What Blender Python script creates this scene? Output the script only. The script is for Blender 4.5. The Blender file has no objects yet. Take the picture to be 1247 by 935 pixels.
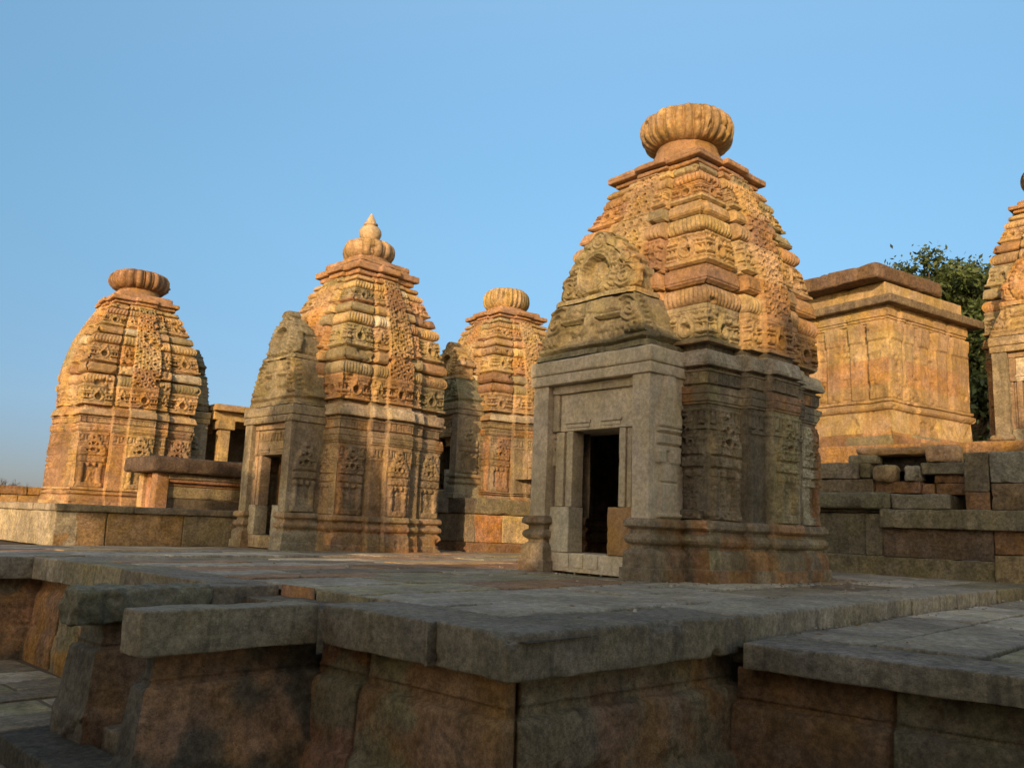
import bpy, math, random
import numpy as np
from mathutils import Vector, Matrix

# ------------------------------------------------------------------ camera, sky, sun, exposure
scene = bpy.context.scene
col = scene.collection
R_ = math.radians
CAM_YAW, CAM_PITCH, CAM_ROLL = R_(43.556), R_(9.588), R_(2.252)
F_ = Vector((math.cos(CAM_PITCH)*math.cos(CAM_YAW), math.cos(CAM_PITCH)*math.sin(CAM_YAW), math.sin(CAM_PITCH)))
Rt = Vector((math.sin(CAM_YAW), -math.cos(CAM_YAW), 0))
Up = Rt.cross(F_)
R2 = math.cos(CAM_ROLL)*Rt + math.sin(CAM_ROLL)*Up
U2 = -math.sin(CAM_ROLL)*Rt + math.cos(CAM_ROLL)*Up
cam_data = bpy.data.cameras.new("camera")
cam = bpy.data.objects.new("camera", cam_data)
col.objects.link(cam)
cam.matrix_world = Matrix(((R2.x, U2.x, -F_.x, 0), (R2.y, U2.y, -F_.y, 0), (R2.z, U2.z, -F_.z, 0.55), (0, 0, 0, 1)))
cam_data.sensor_width = 36
cam_data.lens = 1020.4/1247*36
cam_data.clip_start = 0.05
cam_data.clip_end = 6000
scene.camera = cam

SUN_TRAVEL, SUN_ELEV = R_(28), R_(15.0)      # heading of the light, height of the sun
world = bpy.data.worlds.new("World")
scene.world = world
world.use_nodes = True
wn = world.node_tree
bg = wn.nodes["Background"]
sky = wn.nodes.new("ShaderNodeTexSky")
sky.sky_type = 'NISHITA'
sky.sun_disc = False
sky.sun_elevation = SUN_ELEV
sky.sun_rotation = math.atan2(-math.cos(SUN_TRAVEL), -math.sin(SUN_TRAVEL))
sky.altitude = 200
sky.air_density = 1.0
sky.dust_density = 0.6
sky.ozone_density = 1.0
# low hazy air: the sky pales and dims towards the horizon, all the way round
tc = wn.nodes.new("ShaderNodeTexCoord"); sx = wn.nodes.new("ShaderNodeSeparateXYZ"); wn.links.new(tc.outputs['Generated'], sx.inputs[0])
cr = wn.nodes.new("ShaderNodeValToRGB"); cr.color_ramp.interpolation = 'B_SPLINE'
for i, (p_, c_) in enumerate(((0., (.145, .158, .27)), (.114, (.205, .245, .345)), (.326, (.395, .528, .545)), (.56, (.58, .765, .80)), (.76, (1.5, 1.45, 1.25)), (1., (1.9, 1.75, 1.45)))):
    e_ = cr.color_ramp.elements[i] if i < 2 else cr.color_ramp.elements.new(p_)
    e_.position = p_; e_.color = (*c_, 1)
vm = wn.nodes.new("ShaderNodeVectorMath"); vm.operation = 'MULTIPLY'
wn.links.new(sx.outputs[2], cr.inputs[0]); wn.links.new(cr.outputs[0], vm.inputs[0]); wn.links.new(sky.outputs[0], vm.inputs[1])
# the half of the sky round the low sun keeps its warm glow
dp = wn.nodes.new("ShaderNodeVectorMath"); dp.operation = 'DOT_PRODUCT'; dp.inputs[1].default_value = (math.cos(SUN_TRAVEL), math.sin(SUN_TRAVEL), 0)
wn.links.new(tc.outputs['Generated'], dp.inputs[0])
mr = wn.nodes.new("ShaderNodeMapRange"); mr.interpolation_type = 'SMOOTHSTEP'; mr.inputs[1].default_value = -.35; mr.inputs[2].default_value = .25
wn.links.new(dp.outputs['Value'], mr.inputs[0])
glow = wn.nodes.new("ShaderNodeVectorMath"); glow.operation = 'MULTIPLY'; glow.inputs[1].default_value = (1.3, 1.0, .68)
wn.links.new(sky.outputs[0], glow.inputs[0])
mx = wn.nodes.new("ShaderNodeMix"); mx.data_type = 'RGBA'
wn.links.new(mr.outputs[0], mx.inputs[0]); wn.links.new(glow.outputs[0], mx.inputs[6]); wn.links.new(vm.outputs[0], mx.inputs[7])
wn.links.new(mx.outputs[2], bg.inputs[0])
bg.inputs[1].default_value = 0.15
sl = bpy.data.lights.new("sun", 'SUN')
sl.energy = 2.0
sl.angle = R_(0.53)
sl.color = (1.0, 0.72, 0.42)
sun = bpy.data.objects.new("sun", sl)
col.objects.link(sun)
sd = Vector((math.cos(SUN_TRAVEL)*math.cos(SUN_ELEV), math.sin(SUN_TRAVEL)*math.cos(SUN_ELEV), -math.sin(SUN_ELEV)))
sun.rotation_euler = sd.to_track_quat('-Z', 'Y').to_euler()
sun.location = (-30, -20, 20)
scene.view_settings.view_transform = 'Standard'
scene.view_settings.look = 'None'
scene.view_settings.exposure = 1.15
scene.view_settings.gamma = 1.0

# ------------------------------------------------------------------ numpy noise
U32 = np.uint32
def hash3(ix, iy, iz, seed=0):
    with np.errstate(over='ignore'):
        h = (ix.astype(np.int64).astype(U32)*U32(374761393) + iy.astype(np.int64).astype(U32)*U32(668265263)
             + iz.astype(np.int64).astype(U32)*U32(2246822519) + U32((seed*3266489917) & 0xffffffff))
        h ^= h >> U32(15); h *= U32(2246822519); h ^= h >> U32(13); h *= U32(3266489917); h ^= h >> U32(16)
    return h.astype(np.float64)/4294967295.0
def vnoise(p, seed=0):
    i = np.floor(p); f = p-i; f = f*f*(3-2*f); i = i.astype(np.int64)
    x, y, z = i[..., 0], i[..., 1], i[..., 2]
    fx, fy, fz = f[..., 0], f[..., 1], f[..., 2]
    def L(a, b, t): return a+(b-a)*t
    return L(L(L(hash3(x, y, z, seed), hash3(x+1, y, z, seed), fx), L(hash3(x, y+1, z, seed), hash3(x+1, y+1, z, seed), fx), fy),
             L(L(hash3(x, y, z+1, seed), hash3(x+1, y, z+1, seed), fx), L(hash3(x, y+1, z+1, seed), hash3(x+1, y+1, z+1, seed), fx), fy), fz)
def fbm(p, freq=1., octv=3, seed=0):
    a, s, t = 1., 0., 0.
    for o in range(octv):
        s = s+a*vnoise(p*freq, seed+o*17); t += a; a *= .5; freq *= 2.03
    return s/t
def sstep(a, b, x):
    t = np.clip((x-a)/(b-a), 0, 1); return t*t*(3-2*t)
rng = np.random.RandomState(7)

# stone colours (albedo)
PAL = dict(moss=(.31, .235, .12), tan=(.42, .262, .118), orange=(.42, .228, .095), brown=(.31, .17, .085), olive=(.28, .222, .125), grey=(.285, .225, .155),
           pale=(.50, .405, .265), red=(.34, .17, .085), dark=(.145, .115, .08), gold=(.46, .31, .14), wall=(.235, .175, .11), ashen=(.38, .305, .215))
def palcol(idh, names, weights, jit=.16):
    """per-block stone colour: idh in 0..1 picks the kind of stone, a second hash shifts its value"""
    w = np.cumsum(weights)/np.sum(weights)
    k = np.searchsorted(w, np.clip(idh, 0, .99999))
    tab = np.array([PAL[n] for n in names])
    c = tab[k]
    j = np.modf(idh*917.13)[0]
    return c*(1+(j-.5)*2*jit)[..., None]
def pc(name, jit=.12):
    return np.array(PAL[name])*(1+(rng.rand()-.5)*2*jit)

# ------------------------------------------------------------------ mesh building
class MB:
    def __init__(s): s.v = []; s.f = []; s.c = []; s.n = 0
    def add(s, v, f, c):
        v = np.asarray(v, float).reshape(-1, 3); c = np.asarray(c, float)
        if c.ndim == 1: c = np.broadcast_to(c, v.shape)
        s.v.append(v); s.f.append(np.asarray(f, np.int64).reshape(-1, 4)+s.n); s.c.append(c.reshape(-1, 3)); s.n += len(v)
    def grid(s, P, c, mask=None, closed=False):
        n, m = P.shape[:2]
        I = np.arange(n*m).reshape(n, m)
        if closed: I = np.concatenate([I, I[:1]], 0)
        q = np.stack([I[:-1, :-1], I[1:, :-1], I[1:, 1:], I[:-1, 1:]], -1)
        if mask is not None: q = q[mask]
        c = np.asarray(c, float)
        if c.ndim == 1: c = np.broadcast_to(c, (n, m, 3))
        s.add(P.reshape(-1, 3), q.reshape(-1, 4), c.reshape(-1, 3))
    def xf(s, fn): s.v = [fn(v) for v in s.v]; return s
    def merge(s, o):
        for v, f, c in zip(o.v, o.f, o.c):
            s.v.append(v); s.f.append(f+s.n); s.c.append(c)
        s.n += o.n
    def bounds(s):
        a = np.concatenate(s.v); return a.min(0), a.max(0)
def rotz(a, at=(0, 0, 0)):
    ca, sa = math.cos(a), math.sin(a)
    M = np.array([[ca, sa, 0], [-sa, ca, 0], [0, 0, 1]]); at = np.array(at, float)
    return lambda v: v@M+at
def mk(name, mb, mat, parent=None, origin=None, smooth=False):
    v = np.concatenate(mb.v); f = np.concatenate(mb.f); c = np.concatenate(mb.c)
    if origin is not None: v = v-np.array(origin)
    me = bpy.data.meshes.new(name)
    tri = f[:, 3] == f[:, 2]
    me.vertices.add(len(v)); me.vertices.foreach_set('co', v.astype(np.float32).ravel())
    me.loops.add(len(f)*4); me.loops.foreach_set('vertex_index', f.astype(np.int32).ravel())
    me.polygons.add(len(f)); me.polygons.foreach_set('loop_start', (np.arange(len(f))*4).astype(np.int32))
    me.update(calc_edges=True)
    at = me.attributes.new('Col', 'FLOAT_COLOR', 'POINT')
    at.data.foreach_set('color', np.concatenate([np.clip(c, 0, 1), np.ones((len(c), 1))], 1).astype(np.float32).ravel())
    me.materials.append(mat)
    if smooth: me.polygons.foreach_set('use_smooth', np.ones(len(f), bool))
    o = bpy.data.objects.new(name, me)
    col.objects.link(o)
    if parent is not None: o.parent = parent
    elif origin is not None: o.location = origin
    return o
def thing(name, label, cat, loc=(0, 0, 0), rz=0., group=None):
    o = bpy.data.objects.new(name, None); col.objects.link(o)
    o.empty_display_size = .3
    o.location = loc; o.rotation_euler = (0, 0, rz); o['label'] = label; o['category'] = cat
    if group: o['group'] = group
    return o
def tag(o, label, cat, group=None):
    o['label'] = label; o['category'] = cat
    if group: o['group'] = group
    return o
def struct(name, mb, mat):
    lo, hi = mb.bounds()
    o = mk(name, mb, mat, None, ((lo[0]+hi[0])/2, (lo[1]+hi[1])/2, hi[2])); o['kind'] = 'structure'; return o
def copy_tree(o, parent=None):
    c = o.copy(); col.objects.link(c)
    if parent is not None: c.parent = parent; c.matrix_parent_inverse = o.matrix_parent_inverse
    for ch in o.children: copy_tree(ch, c)
    return c

def lin(a, b, res):
    n = max(1, int(math.ceil(abs(b-a)/res))); return np.linspace(a, b, n+1)
def block(mb, lo, hi, c, r=.02, res=.06, amp=.006, seed=0, chip=2.5, skip=(), xf=None, rough=0.):
    """a worn stone block: rounded chipped edges, uneven faces"""
    lo = np.array(lo, float); hi = np.array(hi, float)
    r = min(r, .45*float((hi-lo).min()))
    def line(k):
        L = hi[k]-lo[k]
        e = [0, r*.35, r*.8, r*1.5]; e = [x for x in e if x < L*.45]
        return np.concatenate([lo[k]+np.array(e), lin(lo[k]+max(e[-1], 1e-4)+min(res, L*.1), hi[k]-max(e[-1], 1e-4)-min(res, L*.1), res), hi[k]-np.array(e[::-1])])
    Ls = [line(0), line(1), line(2)]
    off = np.array([seed*13.7, seed*7.3, seed*3.1])
    for ax in range(3):
        for sgn in (-1, 1):
            if (ax, sgn) in skip: continue
            a, b = (ax+1) % 3, (ax+2) % 3
            A, B = np.meshgrid(Ls[a], Ls[b], indexing='ij')
            P = np.zeros(A.shape+(3,)); P[..., a] = A; P[..., b] = B; P[..., ax] = hi[ax] if sgn > 0 else lo[ax]
            nq = P+off
            rr = r*(.55+.7*fbm(nq, 5., 2, 3)+chip*sstep(.60, .85, fbm(nq, 6., 3, 9)))
            rr = np.minimum(rr, .48*float((hi-lo).min()))[..., None]
            q = np.clip(P, lo+rr, hi-rr); d = P-q; L = np.linalg.norm(d, axis=-1, keepdims=True)
            n = d/np.maximum(L, 1e-9)
            P2 = q+n*rr+n*((fbm(nq, 3., 4, 21)[..., None]-.5)*2*amp)
            if rough: P2 = P2+n*((fbm(nq, 14., 3, 31)[..., None]-.5)*2*rough)
            if xf is not None: P2 = xf(P2.reshape(-1, 3)).reshape(P2.shape)
            if sgn < 0: P2 = P2[::-1]
            mb.grid(P2, c)
    return mb
def lathe(mb, prof, seg, c, center=(0, 0, 0), lobes=0, depth=0.):
    prof = np.array(prof, float); th = np.linspace(0, 2*math.pi, seg, endpoint=False)
    T, Rr = np.meshgrid(th, prof[:, 0], indexing='ij'); Z = np.broadcast_to(prof[:, 1], T.shape)
    P = np.stack([Rr*np.cos(T), Rr*np.sin(T), Z], -1)+np.array(center)
    mb.grid(P, c, closed=True); return mb

# ------------------------------------------------------------------ materials
def stone_mat(name, stain=.6, streak=.35, grain=1.0, rough=.9, bump=.5, lich=.25, dark=(.05, .045, .035)):
    m = bpy.data.materials.new(name); m.use_nodes = True
    nt = m.node_tree; N = nt.nodes; Lk = nt.links
    for n in list(N): N.remove(n)
    out = N.new('ShaderNodeOutputMaterial'); bs = N.new('ShaderNodeBsdfPrincipled')
    Lk.new(bs.outputs[0], out.inputs[0])
    at = N.new('ShaderNodeAttribute'); at.attribute_name = 'Col'
    geo = N.new('ShaderNodeNewGeometry')
    def noise(scale, det=4, rgh=.55, vec=None):
        n = N.new('ShaderNodeTexNoise'); n.inputs['Scale'].default_value = scale; n.inputs['Detail'].default_value = det; n.inputs['Roughness'].default_value = rgh
        Lk.new(vec if vec is not None else geo.outputs['Position'], n.inputs['Vector']); return n
    def ramp(src, a, b, lo, hi):
        r = N.new('ShaderNodeMapRange'); r.inputs[1].default_value = a; r.inputs[2].default_value = b; r.inputs[3].default_value = lo; r.inputs[4].default_value = hi
        r.interpolation_type = 'SMOOTHSTEP'; Lk.new(src, r.inputs[0]); return r.outputs[0]
    def mulv(c, f):
        v = N.new('ShaderNodeVectorMath'); v.operation = 'SCALE'; Lk.new(c, v.inputs[0]); Lk.new(f, v.inputs['Scale']); return v.outputs[0]
    def mix(a, b, f):
        x = N.new('ShaderNodeMix'); x.data_type = 'RGBA'
        if hasattr(f, 'links'): Lk.new(f, x.inputs[0])
        else: x.inputs[0].default_value = f
        Lk.new(a, x.inputs[6])
        if hasattr(b, 'links'): Lk.new(b, x.inputs[7])
        else: x.inputs[7].default_value = (*b, 1)
        return x.outputs[2]
    c = at.outputs['Color']
    n1 = noise(1.6, 9, .66); c = mulv(c, ramp(n1.outputs[0], .36, .64, 1-.32*stain, 1+.22*stain))
    n2 = noise(7., 6, .65); c = mulv(c, ramp(n2.outputs[0], .3, .72, 1-.33*stain, 1+.25*stain))
    # warm / cool drift of the sandstone
    n5 = noise(2.3, 4, .6)
    hs = N.new('ShaderNodeHueSaturation'); Lk.new(c, hs.inputs['Color']); Lk.new(ramp(n5.outputs[0], .3, .7, .494, .507), hs.inputs['Hue']); Lk.new(ramp(n5.outputs[0], .25, .75, .84, 1.12), hs.inputs['Saturation']); c = hs.outputs[0]
    # grey lichen patches
    n3 = noise(3.4, 8, .68); c = mix(c, (.19, .163, .115), ramp(n3.outputs[0], .53, .68, 0, lich))
    # black weather streaks running down
    mp = N.new('ShaderNodeMapping'); mp.inputs['Scale'].default_value = (7, 7, .55); Lk.new(geo.outputs['Position'], mp.inputs[0])
    n4 = noise(1.0, 6, .62, mp.outputs[0]); c = mix(c, dark, ramp(n4.outputs[0], .52, .70, 0, streak))
    # pits and fine mottling
    n6 = noise(22., 8, .75); c = mulv(c, ramp(n6.outputs[0], .34, .66, 1-.30*grain, 1+.26*grain))
    pit = noise(70., 4, .6); c = mix(c, dark, ramp(pit.outputs[0], .62, .70, 0, .55*grain))
    # grain
    g = noise(95., 3, .7); c = mulv(c, ramp(g.outputs[0], .25, .75, 1-.17*grain, 1+.15*grain))
    Lk.new(c, bs.inputs['Base Color'])
    bs.inputs['Roughness'].default_value = rough
    bs.inputs['Specular IOR Level'].default_value = .25
    b1 = noise(26., 9, .75); bp = N.new('ShaderNodeBump'); bp.inputs['Strength'].default_value = bump; bp.inputs['Distance'].default_value = .03
    Lk.new(b1.outputs[0], bp.inputs['Height'])
    b2 = noise(130., 4, .7); bp2 = N.new('ShaderNodeBump'); bp2.inputs['Strength'].default_value = bump*.6; bp2.inputs['Distance'].default_value = .006
    Lk.new(b2.outputs[0], bp2.inputs['Height']); Lk.new(bp.outputs[0], bp2.inputs['Normal'])
    Lk.new(bp2.outputs[0], bs.inputs['Normal'])
    return m
M_STONE = stone_mat('carved_sandstone', .75, .30, 1.0, .92, .55, .32)
M_TOP = stone_mat('tower_sandstone', .65, .30, .75, .92, .5, .22)
M_NEW = stone_mat('dressed_new_stone', .42, .14, .75, .9, .35, .10)
M_WALL = stone_mat('retaining_wall_stone', .8, .32, 1.2, .9, 1.0, .25, (.045, .04, .034))
M_PAVE = stone_mat('paving_stone', .8, .0, 1.0, .72, .6, .2)
M_COPE = stone_mat('coping_stone', .7, .5, 1.1, .85, .8, .25, (.05, .048, .042))
def flat_mat(name, color, rough=.9):
    m = bpy.data.materials.new(name); m.use_nodes = True
    nt = m.node_tree; bs = nt.nodes['Principled BSDF']
    nz = nt.nodes.new('ShaderNodeTexNoise'); nz.inputs['Scale'].default_value = 1.5; nz.inputs['Detail'].default_value = 8
    cr = nt.nodes.new('ShaderNodeValToRGB')
    cr.color_ramp.elements[0].color = (*[x*.7 for x in color], 1); cr.color_ramp.elements[1].color = (*[x*1.3 for x in color], 1)
    ge = nt.nodes.new('ShaderNodeNewGeometry')
    nt.links.new(ge.outputs['Position'], nz.inputs['Vector'])
    nt.links.new(nz.outputs[0], cr.inputs[0]); nt.links.new(cr.outputs[0], bs.inputs['Base Color'])
    bs.inputs['Roughness'].default_value = rough; bs.inputs['Specular IOR Level'].default_value = .2
    return m
M_SOIL = flat_mat('joint_soil', (.07, .055, .04))
M_EARTH = flat_mat('dry_earth', (.16, .12, .08))
M_BARK = flat_mat('bark', (.09, .065, .045))

# ------------------------------------------------------------------ the shrine: canonical profile (metres on the largest shrine)
CB = np.array([0, .14, .145, .27, .32, .35, .357, .388, .392, .42, .457, .495, .522, .528, .566, .572, .60, .655, .69, .692, 2.048, 2.05, 2.078, 2.082, 2.155, 2.158, 2.172, 2.175, 2.255, 2.262,
               2.288, 2.292, 2.43, 2.434, 2.455, 2.458, 2.496, 2.50, 2.545, 2.55, 2.68, 2.69, 2.70, 2.775, 2.78])
CM = np.array([1.36, 1.36, 1.335, 1.335, 1.325, 1.30, 1.285, 1.285, 1.30, 1.33, 1.345, 1.33, 1.30, 1.285, 1.285, 1.31, 1.34, 1.335, 1.31, 1.27, 1.27, 1.29, 1.29, 1.305, 1.305, 1.297, 1.297, 1.308, 1.305, 1.25,
               1.25, 1.282, 1.282, 1.30, 1.30, 1.25, 1.25, 1.335, 1.34, 1.325, 1.29, 1.27, 1.20, 1.19, 1.24])
_sb = np.array([2.78, 3.2, 3.58, 3.87, 4.37, 4.73, 5.0, 5.2, 5.41])
_sm = np.array([1.265, 1.25, 1.215, 1.175, 1.07, .965, .875, .80, .71])
SB = np.linspace(2.78, 5.41, 60)
SM = np.convolve(np.pad(np.interp(SB, _sb, _sm), 3, mode='edge'), np.ones(7)/7, mode='valid')
def tower_curve(c): return np.interp(c, SB, SM)
# tower courses: (bottom, top, kind)
TZ = [(2.78, 2.82, 'lip'), (2.82, 3.195, 'carv'), (3.195, 3.25, 'thin'), (3.25, 3.50, 'rib'), (3.50, 3.545, 'gap'), (3.545, 3.74, 'slab'), (3.74, 3.775, 'gap'),
      (3.775, 3.81, 'lip2'), (3.81, 3.85, 'lip'), (3.85, 4.235, 'carv'), (4.235, 4.27, 'gap'), (4.27, 4.50, 'rib'), (4.50, 4.535, 'gap'), (4.535, 4.69, 'slab'), (4.69, 4.725, 'gap'),
      (4.725, 4.76, 'lip2'), (4.76, 4.80, 'lip'), (4.80, 5.03, 'carv'), (5.03, 5.05, 'gap'), (5.05, 5.215, 'rib'), (5.215, 5.24, 'gap'), (5.24, 5.325, 'slab'), (5.325, 5.41, 'gap')]
TZB = np.array([z[0] for z in TZ]+[5.41])
TK = [z[2] for z in TZ]
TOFF = dict(lip=.04, carv=.012, thin=.015, rib=.035, gap=-.15, slab=.046, lip2=-.045)
TOFFA = np.array([TOFF[k] for k in TK])

def capsule(a, b, x0, y0, x1, y1, r):
    dx, dy = x1-x0, y1-y0; L = dx*dx+dy*dy+1e-9
    t = np.clip(((a-x0)*dx+(b-y0)*dy)/L, 0, 1)
    d2 = (a-x0-t*dx)**2+(b-y0-t*dy)**2
    return np.sqrt(np.maximum(r*r-d2, 0))
FIG = [(0, .88, .01, .9, .085), (0, .76, .03, .55, .10), (.03, .5, .05, .46, .125), (-.02, .45, -.07, .05, .065), (.09, .45, .08, .05, .065), (-.1, .76, -.21, .56, .042), (-.21, .56, -.13, .42, .035), (.11, .76, .2, .62, .042), (.2, .62, .16, .86, .035), (-.12, .02, .16, .02, .05), (.0, .98, .0, 1.0, .05)]
def figure(a, b):
    h = 0
    for q in FIG: h = np.maximum(h, capsule(a, b, *q))
    return h
def inb(x, a, b): return ((x >= a) & (x <= b)).astype(float)
def gav(a, b, hw, H):
    """horseshoe window motif on a carved course, metres from the block centre / block bottom"""
    Rr = np.minimum(.34*H, .36*hw); cy = .40*H
    d = np.sqrt(a*a+(b-cy)**2); x = np.abs(a)/hw; y = b/H
    o = -.012+.030*inb(d/Rr, .66, 1.0)+.012*inb(d/Rr, 1.12, 1.34)
    o = np.where((np.abs(a) < (.97*H-b)*.50) & (b > cy+Rr*.75), .016, o)
    o = np.where((np.abs(a) < (.80*H-b)*.30) & (b > cy+Rr*.9), -.012, o)
    o = np.where(d < .66*Rr, -.10, o)
    # stepped roofs at both sides, with deep slots between
    for (x0, x1, y0, y1, h) in ((.46, .97, .06, .15, .012), (.50, .95, .15, .24, -.085), (.46, .98, .23, .36, .014), (.60, .72, .36, .52, -.075), (.80, .92, .36, .52, -.075),
                               (.44, .98, .52, .60, .016), (.52, .96, .60, .68, -.085), (.40, .98, .67, .76, .012), (.30, .55, .80, .87, -.035), (.62, .80, .80, .87, -.035)):
        o = np.where((x > x0) & (x < x1) & (y > y0) & (y < y1) & (d > 1.05*Rr), h, o)
    o = np.where(y > .92, .012, o)
    return o
def mesh_lata(a, z):
    """the woven band of small horseshoe windows on the central spine"""
    ph, pw = .145, .165
    row = np.floor(z/ph); y = z/ph-row
    xx = a/pw+.5*np.mod(row, 2); cell = np.floor(xx); x = xx-cell-.5; y = y-.5
    j = hash3(cell.astype(int), row.astype(int), np.zeros(x.shape, int), 77)
    d = np.sqrt((x*1.05)**2+((y+.05)*.95)**2)
    o = .016*inb(d, .25, .36)+.010*inb(d, .42, .50)
    o = np.where((np.abs(x) < .12) & (y > .28), .018, o)
    o = np.where((d < .20+.05*j) & (y > -.16), -.035-.045*j, o)
    o = np.where((np.abs(x) > .30) & (np.abs(x) < .46) & (y < -.34), -.030, o)
    return o
def aedicule(a, z, hw=.26, fig=1.):
    x = np.abs(a)
    o = np.where((z > .70) & (z < .80) & (x < hw+.01), .052, 0.)
    o = np.where((z > .80) & (z < 1.24) & (x < hw-.005), .028, o)
    o = np.where((z > .80) & (z < 1.24) & (x > .64*hw) & (x < .92*hw), .05, o)
    ni = (x < .58*hw) & (z > .81) & (z < 1.235)
    fy = (z-.815)/.41
    o = np.where(ni, -.012+fig*.16*figure(a/.41, fy), o)
    o = np.where((z > 1.20) & (z < 1.275) & (((x > .18*hw) & (x < .42*hw)) | ((x > .62*hw) & (x < hw))), .062, o)
    o = np.where((z > 1.275) & (z < 1.31) & (x < .9*hw), .02, o)
    o = np.where((z > 1.31) & (z < 1.425) & (x < hw+.01), .058, o)
    o = np.where((z > 1.425) & (z < 1.46) & (x < .9*hw), .02, o)
    o = np.where((z > 1.46) & (z < 1.55) & (x < hw+.012), .058, o)
    for k, (z0, z1) in enumerate(((1.55, 1.64), (1.64, 1.73), (1.73, 1.82), (1.82, 1.91), (1.91, 1.985))):
        w = hw*(1.05-.19*k)
        o = np.where((z >= z0) & (z < z1) & (x < w), .055-.004*k+.012*((z-z0) < .03), o)
    for (hx, hz, rr) in ((0, 1.60, .055), (0, 1.76, .04), (.115, 1.59, .03), (.085, 1.735, .025), (0, 1.885, .025)):
        d = np.sqrt((x-hx)**2+((z-hz)*1.1)**2)
        o = np.where((d < rr) & (z > hz-rr*.55), -.015, o)
        o = np.where((d >= rr) & (d < rr*1.45), o+.012, o)
    return o
def capitals(a, z, hw):
    o = np.where((z > 1.76) & (z < 2.0), .018, 0.)
    n = np.maximum(2, np.round(hw*2/.15)); x = (a/hw*.5+.5)*n; x = np.abs(x-np.floor(x)-.5)
    y = (z-1.79)/.16
    u = (y > 0) & (y < 1) & (x > .2+.10*(1-y)) & (x < .36) | (y > 0) & (y < .18) & (x < .36)
    o = np.where(u, -.012, o)
    o = np.where((z > 1.965) & (z < 2.0), .028, o)
    o = np.where((z > 1.745) & (z < 1.765), .026, o)
    return o

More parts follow.
